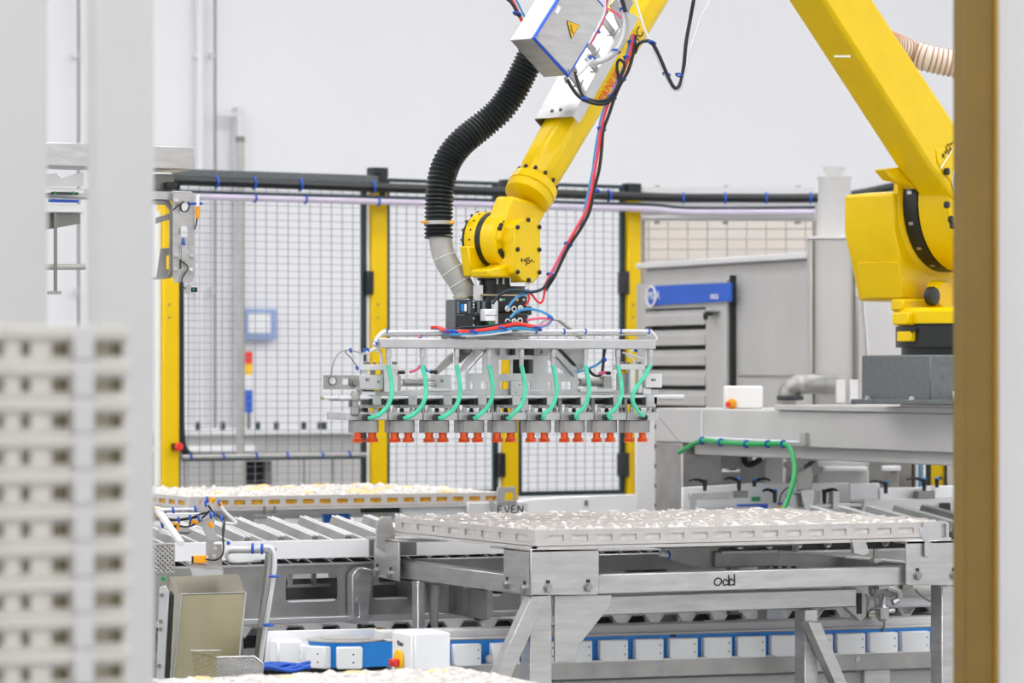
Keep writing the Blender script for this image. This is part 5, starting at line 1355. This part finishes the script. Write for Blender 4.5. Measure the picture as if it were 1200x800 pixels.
for x, y0, y1, dx, bl, lab in levers:
    vv = VR - .0
    L = thing('clamp_lever', lab, 'lever', tuple(V(x, y0, vv)), 'black clamp levers')
    part(L, 'hub', MB().lathe(V(x, y0 + 2, vv), UP, [(0, .008), (V(x, y1, vv).z - V(x, y0, vv).z + .004, .0105), (V(x, y1, vv).z - V(x, y0, vv).z + .010, .010)], 12), M_blk)
    if dx: 
        q = [V(x, y1 + 2, vv), V(x + dx * .4, y1 - .5, vv), V(x + dx * .75, y1 - 1, vv), V(x + dx, y1 + .5, vv)]
        part(L, 'handle', MB().tube(smooth(q, 5), [.008] * 5 + [.0065] * 5 + [.005] * 6, 8), M_blk)
    if bl: part(L, 'cap', MB().lathe(V(x, y1 + .5, vv - .003), UP, [(0, .0095), (.006, .0095), (.008, .006)], 12), M_blue)
t = thing('yellow_upright', 'yellow upright with cables seen under the right end of the beam', 'post', tuple(Vector((*at(1098, 560, 15.2)[:2], 0))))
p = at(1098, 550, 15.2)
part(t, 'post', MB().obox(Vector((p.x, p.y, .62)), RT * .033, FW * .03, UP * .62), M_yelp, .004)
part(t, 'edge', MB().obox(Vector((*at(1107.5, 550, 15.18)[:2], .62)), RT * .006, FW * .03, UP * .62), M_blk)
part(t, 'edge', MB().obox(Vector((*at(1087.5, 550, 15.18)[:2], .62)), RT * .008, FW * .03, UP * .62), M_dark)
for px, m in ((1070, M_dark), (1074.5, M_white), (1078, M_cyan), (1083, M_white)):
    part(t, 'cable', MB().cyl(Vector((*at(px, 550, 15.1)[:2], .9)), Vector((*at(px, 550, 15.1)[:2], 1.22)), .006, n=8), m)
part(t, 'foot', MB().obox(Vector((p.x, p.y, .006)), RT * .07, FW * .07, UP * .006), M_yelp)
t = thing('rear_machine', 'pale grey machine frame visible through the gap under the beam', 'machine', tuple(Vector((*at(950, 560, 15.0)[:2], 0))))
def fbx(x0, y0, x1, y1, d, dep, m, nm):
    a, b = at(x0, y0, d), at(x1, y1, d)
    part(t, nm, MB().obox((a + b) / 2 + FW * dep / 2, RT * ((b - a).dot(RT) / 2), FW * dep / 2, UP * ((a.z - b.z) / 2)), m, .004)
fbx(792, 533, 868, 549, 15.2, .1, M_cab, 'cross_beam')
fbx(792, 552, 870, 600, 15.3, .1, M_offw, 'panel')
fbx(868, 528, 882, 640, 15.2, .06, M_cab, 'upright')
fbx(896, 530, 918, 640, 15.15, .08, M_offw, 'upright')
fbx(900, 528, 1075, 535, 15.0, .06, M_offw, 'cross_beam')
fbx(918, 540, 1018, 548, 15.3, .05, M_cab, 'cross_beam')
fbx(960, 550, 1018, 600, 15.3, .08, M_offw, 'panel')
fbx(966, 547, 1017, 552, 15.2, .1, M_white, 'shelf')
fbx(1034, 546, 1056, 552, 15.2, .06, M_white, 'shelf')
fbx(1043, 552, 1053, 640, 15.25, .04, M_pipe, 'upright')
fbx(1110, 530, 1140, 640, 15.3, .1, M_cab, 'upright')
fbx(920, 536, 1110, 620, 15.46, .04, M_steel2, 'back_panel')
fbx(868, 540, 900, 620, 15.4, .04, M_steel2, 'back_panel')
part(t, 'cable', MB().tube(smooth([at(872, 530, 15.1), at(873, 541, 15.1), at(880, 544, 15.1), at(893, 537, 15.1)]), .014, 8), M_blk)
fbx(792, 600, 1140, 850, 15.5, .1, M_cab, 'plinth')

# ================================================================== overhead sensor gantry at the left
VL = 11.5
Gn = thing('sensor_gantry', 'overhead stainless beam with drilled sensor plate at the upper left', 'gantry', tuple(V(150, 330, VL)))
part(Gn, 'top_beam', MB().box(V(-60, 180, VL).x, V(228, 180, VL).x, VL, VL + .2, V(200, 198, VL).z, V(200, 171, VL).z), M_steel, .003)
part(Gn, 'rail', MB().box(V(-60, 226, VL).x, V(229, 226, VL).x, VL + .03, VL + .12, V(200, 234, VL).z, V(200, 223, VL).z), M_steel, .003)
part(Gn, 'mid_block', MB().vbox(183, 204, 204, 223, VL + .06, .06), M_steel3, .002)
part(Gn, 'mid_block', MB().vbox(196, 213, 207, 221, VL + .02, .04), M_blk, .002)
for x in (64, 86): part(Gn, 'green_screw', MB().cyl(V(x, 226, VL - .02), V(x, 226, VL + .02), .006, n=8), M_grn2)
part(Gn, 'white_plate', MB().vp([(40, 205), (66, 203), (72, 209), (98, 201), (98, 218), (40, 219)], VL + .02, .008), M_alu)
part(Gn, 'white_plate', MB().vbox(40, 221, 98, 226, VL - .0, .02), M_offw)
part(Gn, 'dark_bar', MB().vbox(62, 225, 92, 227.5, VL - .02, .02), M_dark)
part(Gn, 'blue_bar', MB().vbox(58, 233.5, 92, 237, VL + .01, .02), M_blued)
part(Gn, 'lower_plate', MB().vbox(40, 239, 98, 248.5, VL + .0, .03), M_offw, .002)
part(Gn, 'tinted_plate', MB().vp([(52, 249), (94, 249), (94, 262), (60, 268), (52, 269)], VL + .04, .006), M_steel3)
part(Gn, 'drop_rod', MB().tube([V(65, 249, VL + .02), V(65, 344, VL + .02)], .0065, 8), M_steel3)
part(Gn, 'rod_foot', MB().vbox(58, 341, 72, 344.5, VL + .0, .03), M_steel2)
part(Gn, 'cross_tube', MB().tube([V(-60, 313, VL + .05), V(100, 312.5, VL + .05)], .011, 10), M_pipe)
for px in (-30,): part(Gn, 'leg', MB().box(V(px, 300, VL + .2).x, V(px, 300, VL + .2).x + .08, VL + .1, VL + .18, 0, V(200, 198, VL).z), M_steel)
sp = part(Gn, 'sensor_plate', MB().vp([(203, 226), (228, 226), (229, 318), (226, 330), (205, 331), (203, 322)], VL - .0, .008,
          [circ(216, 243.5, 6.8, 18), circ(216, 271, 6.8, 18), [(219, 287), (221.5, 287), (221.5, 296), (219, 296)], [(210, 287), (213, 287), (213, 296), (210, 296)], [(210, 304), (213, 304), (213, 315), (210, 315)]]), M_steel, .001)
for x, y in ((207, 236), (206, 300), (225, 300), (206, 316), (224, 317)): part(sp, 'screw', MB().lathe(V(x, y, VL), -YV, [(0, .008), (.005, .008), (.007, .005)], 10), M_alu)
part(Gn, 'c_bracket', MB().vp([(176, 234), (198, 235), (203, 243), (203, 320), (200, 326), (176, 328), (176, 325), (196, 323), (199, 318), (199, 246), (195, 240), (176, 239)], VL + .05, .01), M_steel2, .001)
part(Gn, 'hook_plate', MB().vp([(189, 291), (201, 290), (203, 296), (195, 300), (195, 315), (203, 318), (202, 324), (184, 325), (186, 310)], VL + .06, .008), M_steel2)
part(Gn, 'bracket_tie', MB().vp([(183, 255), (199, 250), (199, 257), (183, 262)], VL + .06, .01), M_steel2)
part(Gn, 'slide', MB().vbox(213, 287, 219, 305, VL - .01, .01), M_alu)
part(Gn, 'blue_pin', MB().lathe(V(215.5, 287, VL - .01), UP, [(0, .006), (.015, .004), (.026, .003)], 8), M_blued)
part(Gn, 'orange_connector', MB().lathe(V(231.5, 256, VL - .01), UP, [(0, .005), (.008, .007), (.03, .0085), (.042, .008)], 12), M_oran)
part(Gn, 'white_connector', MB().lathe(V(231.5, 241, VL - .01), UP, [(0, .0075), (.04, .0075)], 12), M_white)
part(Gn, 'blue_strap', MB().tube([V(220, 238.5, VL - .01), V(237, 238.5, VL - .01)], .005, 6), M_blued)
for q in ([(231, 256), (230, 262), (228, 269)], [(215, 236), (212, 240), (213, 247), (218, 248), (222, 241), (220, 236)], [(211, 305), (218, 310), (220, 315), (214, 325), (213, 334), (217, 338)], [(203, 246), (210, 240), (216, 236)]):
    part(Gn, 'wire', MB().tube(smooth([V(a, b, VL - .015) for a, b in q]), .0028, 6), M_blk)
part(Gn, 'laser_sensor', MB().vbox(224, 336.5, 231.5, 342, VL - .03, .02), M_blk, .001)
part(Gn, 'sensor_clip', MB().vbox(219, 334, 224, 344, VL - .03, .02), M_steel, .001)
part(Gn, 'sensor_led', MB().vbox(226, 338, 228, 340, VL - .032, .004), M_grn2)

# ================================================================== cluster at the lower left
d0 = 10.5
t = thing('drive_cover', 'brushed stainless sloping box cover below the orange sensor', 'cover', tuple(at(240, 800, 10.6)))
f = [at(198, 845, d0), at(273, 845, d0), at(288, 694, d0), at(213, 696, d0)]
b = [at(184, 845, d0 + .3), at(258, 845, d0 + .3), at(280, 672, d0 + .3), at(198, 675, d0 + .3)]
part(t, 'cover', MB().hull8([f[0], f[1], b[1], b[0]], [f[3], f[2], b[2], b[3]]), M_brass, .004)
part(t, 'rim', MB().tube([f[0], f[3], f[2], f[1]], .0035, 6), M_alu)
part(t, 'ear', MB().vp([(270, 674), (279, 672), (281, 683), (275, 690)], at(275, 680, d0 + .29).y, .004), M_steel)
part(t, 'ear_screw', MB().lathe(at(277.5, 677, d0 + .27), -FW, [(0, .008), (.006, .008)], 6), M_grn2)
part(t, 'ear_screw', MB().lathe(at(191.5, 678, d0 + .27), -FW, [(0, .008), (.006, .008)], 6), M_grn2)
part(t, 'back_plate', MB().hull8([at(186, 845, d0 + .32), at(290, 845, d0 + .32), at(290, 845, d0 + .34), at(186, 845, d0 + .34)], [at(188, 674, d0 + .32), at(281, 671, d0 + .32), at(281, 671, d0 + .34), at(188, 674, d0 + .34)]), M_steel2)
t = thing('slotted_upright', 'pale slotted steel upright left of the brushed cover', 'upright', tuple(at(188, 845, 10.45)))
part(t, 'upright', MB().pp([(187, 688), (194, 686), (198, 693), (190, 845), (181, 845)], at(190, 700, 10.45), FW, .02), M_alu, .002)
part(t, 'dark_edge', MB().pp([(198, 693), (202, 698), (194, 845), (190, 845)], at(190, 700, 10.47), FW, .06), M_dark)
for y in (697, 728, 737, 780): part(t, 'bolt', MB().lathe(at(190 - (y - 690) * .04, y, 10.45), -FW, [(0, .007), (.006, .007)], 6), M_steel3)
def lattice(poly, P0, N, step, r, ang=(45, -45)):
    P0 = Vector(P0); N = Vector(N).normalized()
    pts = [PL(x, y, P0, N) for x, y in poly]
    ex = (pts[1] - pts[0]).normalized(); ey = N.cross(ex).normalized()
    q = [((p - pts[0]).dot(ex), (p - pts[0]).dot(ey)) for p in pts]
    mb = MB()
    for a in ang:
        c, s = math.cos(math.radians(a)), math.sin(math.radians(a))
        rot = [(x * c + y * s, -x * s + y * c) for x, y in q]
        ys = [p[1] for p in rot]; y = min(ys) + step / 2
        while y < max(ys):
            xs_ = []
            for i in range(len(rot)):
                (x0, y0), (x1, y1) = rot[i], rot[(i + 1) % len(rot)]
                if (y0 > y) != (y1 > y): xs_.append(x0 + (y - y0) * (x1 - x0) / (y1 - y0))
            xs_.sort()
            for i in range(0, len(xs_) - 1, 2):
                w = lambda X: pts[0] + ex * (X * c - y * s) + ey * (X * s + y * c)
                mb.tube([w(xs_[i]), w(xs_[i + 1])], r, 4)
            y += step
    mb.tube(pts + [pts[0]], r * 1.2, 4)
    return mb
t = thing('mesh_guard', 'perforated steel guard plate at far left beside the white guide', 'guard', tuple(at(194, 672, 10.6)))
part(t, 'perforated_sheet', lattice([(176, 638), (204, 637), (204, 671), (176, 672)], at(190, 650, 10.6), FW, .0105, .0032), M_steel, kind='stuff', sm=0)
part(t, 'edge', MB().obox(at(190, 637, 10.6), RT * .04, FW * .003, UP * .002), M_alu)
part(t, 'backing', MB().pp([(176, 638), (204, 637), (204, 671), (176, 672)], at(190, 650, 10.62), FW, .004), M_steel3)
part(t, 'hanger', MB().obox(at(180, 720, 10.6), RT * .006, FW * .004, UP * .14), M_steel2)
t = thing('mesh_step', 'folded perforated metal step in front of the brushed cover', 'step', tuple(at(262, 800, 10.2)))
part(t, 'left_sheet', lattice([(225, 763), (254, 770), (254, 815), (225, 815)], at(254, 780, 10.2), (FW - RT * .9), .0075, .0028), M_brass, kind='stuff', sm=0)
part(t, 'right_sheet', lattice([(254, 770), (298, 769), (308, 777), (306, 812), (254, 815)], at(254, 780, 10.2), FW, .0075, .0028), M_steel, kind='stuff', sm=0)
part(t, 'top_sheet', MB().lathe(at(224, 762, 10.3), RT, [(0, .002), (.09, .002)], 6), M_alu)
part(t, 'right_backing', MB().pp([(254, 770), (298, 769), (308, 777), (306, 812), (254, 815)], at(254, 780, 10.215), FW, .003), M_steel3)
part(t, 'left_backing', MB().pp([(225, 763), (254, 770), (254, 815), (225, 815)], at(254, 780, 10.22), (FW - RT * .9), .003), M_brass)
t = thing('blue_rope', 'loose bundle of blue braided cable on the floor side of the conveyor', 'cable', tuple(at(340, 786, 10.3)))
rnd = random.Random(11)
for k in range(7):
    q = [(304 + 10 * i, 783 - 2.5 * math.sin(i * 1.3 + k) - k * .8 + rnd.uniform(-1, 1), 10.25 + .01 * k) for i in range(7 - (k % 3))]
    part(t, 'strand', MB().pt(q, .006, 6), M_blued)
# inclined post with conduit loop
t = thing('inclined_post', 'inclined steel post with looped conduit pipes and blue ties', 'post', tuple(at(303, 800, 10.75)))
a, b_ = at(318, 642, 10.9), at(301, 800, 10.9)
part(t, 'post', MB().bar(b_, a, RT * .016, FW * .02), M_steel3, .002)
def lp(pts, r, m): part(t, 'conduit', MB().pt(pts, r, 8), m)
lp([(266, 645, 10.82), (272, 643, 10.82), (300, 643, 10.82), (314, 641, 10.82), (320, 645, 10.82), (322, 655, 10.82), (320, 680, 10.82), (311, 735, 10.82), (305, 775, 10.82)], .0075, M_ltpipe)
lp([(306, 656, 10.84), (275, 658, 10.84), (267, 654, 10.84), (266, 649, 10.84), (272, 646, 10.84), (300, 646, 10.84), (312, 646, 10.84), (316, 652, 10.84), (314, 680, 10.84), (305, 735, 10.84)], .0065, M_alu)
for x, y in ((296, 642.5), (307, 643), (321, 675), (314.5, 732)): part(t, 'cable_tie', MB().ring(at(x, y, 10.8), RT if y < 650 else UP, .015, .004, 12, 5), M_blued)
part(t, 'tie_stud', MB().lathe(at(268, 636, 10.8), -FW, [(0, .006), (.02, .006)], 8), M_blued)
part(t, 'foot', MB().obox(Vector((*at(301, 800, 10.9)[:2], .3)), RT * .02, FW * .02, UP * .3), M_steel3)
# sensor group on white side frame
t = thing('sensor_bracket', 'folded bracket holding an orange box sensor on the white guide', 'sensor', tuple(at(238, 675, 10.6)))
part(t, 'sensor', MB().obox(at(234.5, 655, 10.6), RT * .021, FW * .012, UP * .0115), M_oran, .002)
part(t, 'sensor_cap', MB().obox(at(226, 655.5, 10.6), RT * .003, FW * .012, UP * .011), M_blk)
part(t, 'shelf', MB().hull8([at(222, 663, 10.55), at(262, 668, 10.55), at(256, 660, 10.75), at(216, 658, 10.75)], [p + UP * .004 for p in (at(222, 663, 10.55), at(262, 668, 10.55), at(256, 660, 10.75), at(216, 658, 10.75))]), M_steel2)
part(t, 'front_fold', MB().pp([(222, 664), (262, 668), (261, 673), (226, 675)], at(240, 668, 10.55), FW, .005), M_alu)
part(t, 'riser', MB().pp([(243, 660), (246, 640), (249, 637.5), (260, 637.5), (260, 664)], at(250, 650, 10.68), FW, .005), M_steel2)
part(t, 'holder', MB().pp([(222, 658), (242, 658), (241, 664), (222, 664)], at(230, 660, 10.62), FW, .004), M_ltpipe)
for x, y in ((252, 642), (251, 651), (232, 667), (251, 667)): part(t, 'screw', MB().lathe(at(x, y, 10.57), -FW, [(0, .006), (.005, .006)], 6), M_steel)
part(t, 'wire', MB().pt([(241, 655, 10.58), (252, 656, 10.58), (260, 651, 10.58), (262, 640, 10.58), (261, 620, 10.6), (264, 606, 10.65)], .0032, 6), M_blk)
t = thing('sensor_rig', 'white frame carrying tangled wires and small orange sensors', 'sensor frame', tuple(at(230, 634, 11.0)))
part(t, 'white_bar', MB().bar(at(184, 596, 10.9), at(212, 636, 10.6), RT * .01, UP * .008), M_offw, .002)
part(t, 'white_bar', MB().obox(at(222, 605, 11.0), RT * .075, FW * .01, UP * .012), M_offw, .003)
part(t, 'upright', MB().pp([(235, 588), (244, 583), (252, 600), (251, 622), (258, 634), (244, 634), (236, 616)], at(245, 600, 10.95), FW, .008), M_alu, .001)
part(t, 'loop_bar', MB().pt([(256, 590, 10.9), (266, 602, 10.9), (276, 611, 10.9), (274, 613.5, 10.9), (262, 613, 10.9)], .0055, 8), M_ltpipe)
part(t, 'orange_sensor', MB().obox(at(203, 617, 10.85), RT * .019, FW * .01, UP * .0125), M_oran, .002)
part(t, 'sensor_window', MB().obox(at(203.5, 617, 10.83), RT * .009, FW * .003, UP * .005), M_blk)
part(t, 'orange_plug', MB().cyl(at(247, 588, 10.85), at(250, 583, 10.85), .010, n=12), M_oran)
part(t, 'orange_plug', MB().cyl(at(256, 589, 10.85), at(259, 593, 10.85), .008, n=12), M_oran)
part(t, 'orange_plug', MB().cyl(at(245, 612, 10.85), at(249, 618, 10.85), .008, n=12), M_oran)
part(t, 'yellow_tag', MB().obox(at(187, 600, 10.88), RT * .012, FW * .004, UP * .014), M_wsign)
part(t, 'orange_plug', MB().cyl(at(224, 611, 10.86), at(233, 612, 10.86), .007, n=10), M_oran)
for q, r, m in (([(186, 597), (200, 597), (215, 596.5), (230, 596.5)], .0055, M_ltpipe), ([(194, 604), (196, 608), (208, 609), (222, 607), (234, 605)], .0045, M_blk), ([(210, 616), (220, 617), (232, 612), (240, 604), (246, 598)], .0035, M_blk),
                 ([(222, 616), (224, 608), (232, 603), (244, 600)], .003, M_blk), ([(244, 592), (250, 600), (258, 606), (263, 610), (262, 625), (261, 634)], .0032, M_blk), ([(230, 608), (238, 608), (246, 603), (250, 602)], .0032, M_ltpipe),
                 ([(180, 613), (186, 618), (190, 624), (196, 625)], .006, M_ltpipe)):
    part(t, 'wire', MB().pt([(a, b, 10.86) for a, b in q], r, 6), m)
for x, y in ((203, 597.5), (229, 596), (243, 585), (241, 590), (257, 588.5), (247, 604), (251, 602), (209.5, 609), (223, 606.5), (233, 607), (259.5, 607), (190, 615)):
    part(t, 'cable_tie', MB().ring(at(x, y, 10.84), RT + UP * .2, .0085, .0035, 10, 5), M_blued)
part(t, 'tray_cup', MB().lathe(at(214, 626, 10.95), UP, [(0, .02), (.008, .028), (.012, .028)], 16), M_steel2)
part(t, 'foot', MB().obox(at(246, 640, 11.0), RT * .012, FW * .01, UP * .03), M_alu)

# ================================================================== near objects
def near_post(name, label, x0, x1, v, dep, m, fm=0.0):
    a, b = V(x0, 400, v).x, V(x1, 400, v).x
    t = thing(name, label, 'post', ((a + b) / 2, v + dep / 2, 0))
    part(t, 'post', MB().box(a, b, v, v + dep, .012, 3.6), m, .003)
    part(t, 'foot_plate', MB().box(a - fm, b + fm, v - fm - .002, v + dep + fm, 0, .012), M_steel2)
    return t
near_post('white_post', 'broad blurred white post at the left edge of the view', -70, 56, 5.75, .05, M_near)
near_post('white_post', 'blurred square white post right of the narrow gap at left', 117, 181, 5.72, .075, M_near, .03)
near_post('shaded_yellow_post', 'blurred yellow upright in painted ochre shade near the right edge of the view', 1131, 1167.5, 6.2, .05, M_yelshade)
near_post('orange_edge_strip', 'thin orange edge strip beside the shaded yellow upright at right', 1167.6, 1170, 6.19, .05, M_orle)
near_post('white_panel_post', 'white panel filling the right edge beyond the shaded yellow upright', 1170.2, 1290, 6.2, .05, M_near)
# stack of beige trays
vt = 4.62
x0, x1 = V(-90, 500, vt).x, V(149, 500, vt).x
zt = V(80, 381, vt).z
pit = .0507
n = int(zt / pit) 
z_base = zt - n * pit
base = thing('tray_dolly', 'low steel dolly under the blurred stack of beige trays', 'dolly', ((x0 + x1) / 2, vt + .2, 0))
part(base, 'deck', MB().box(x0, x1, vt, vt + .4, z_base - .02 if z_base > .03 else .01, max(z_base, .02)), M_steel2)
for x in (x0 + .03, x1 - .03):
    for y in (vt + .05, vt + .35): part(base, 'wheel', MB().cyl((x - .01, y, .008), (x + .01, y, .008), .008, n=12), M_blk)
xf = [V(p, 500, vt).x for p in (8, 24, 36, 60, 82, 110, 134, 149)]
ords = ['topmost', 'second', 'third', 'fourth', 'fifth', 'sixth', 'seventh', 'eighth', 'ninth', 'tenth']
for k in range(10):
    z1 = zt - k * pit; z0 = z1 - pit + .001
    t = thing('stacked_tray', 'blurred beige plastic tray, %s from the top of the near stack' % ords[k] if k else 'topmost blurred beige plastic tray of the near stack', 'tray', ((x0 + x1) / 2, vt + .2, z0), 'beige trays in the near stack')
    zh0, zh1 = z0 + .006, z0 + .026
    cols = [(x0 + .012, xf[0] - .004), (xf[1], xf[2]), (xf[3], xf[4]), (xf[5], xf[7] - .006)]
    part(t, 'front_wall', MB().prism3([(x0, vt, z0), (x1, vt, z0), (x1, vt, z1), (x0, vt, z1)], YV, .006, [[(a, vt, zh0), (b, vt, zh0), (b, vt, zh1), (a, vt, zh1)] for a, b in cols]), M_rimt)
    part(t, 'rim', MB().box(x0, x1 + .004, vt - .008, vt + .38, z1 - .018, z1), M_rimt, .002)
    part(t, 'corner_rib', MB().box(V(84, 500, vt).x, V(108, 500, vt).x, vt - .012, vt, z0, z1), M_near, .002)
    part(t, 'side_wall', MB().box(x1 - .006, x1, vt + .006, vt + .38, z0, z1 - .018), M_beigeTray)
    part(t, 'side_wall', MB().box(x0, x0 + .006, vt + .006, vt + .38, z0, z1 - .018), M_beigeTray)
    part(t, 'inner_wall', MB().box(x0 + .006, x1 - .006, vt + .016, vt + .02, z0, z1 - .018), M_beigeTray)
    for g0, g1 in ((73, 82), (136, 145)): part(t, 'opening_shade', MB().box(V(g0, 500, vt).x, V(g1, 500, vt).x, vt + .008, vt + .0155, zh0, zh1), M_olive)  # solid olive strips painting the shade inside the tray openings
    if k > 4: part(t, 'pack', MB().lathe((xf[0] + .006, vt - .002 + .03, z0 + .012), UP, [(0, .01), (.006, .012), (.012, .006)], 10), M_film)
rest = MB()
for k in range(10, n):
    z1 = zt - k * pit; rest.box(x0, x1, vt, vt + .38, z1 - pit + .001, z1)
if rest.v:
    single('lower_stack', rest, M_beigeTray, 'rest of the near beige tray stack below the view', 'tray', kind='stuff')
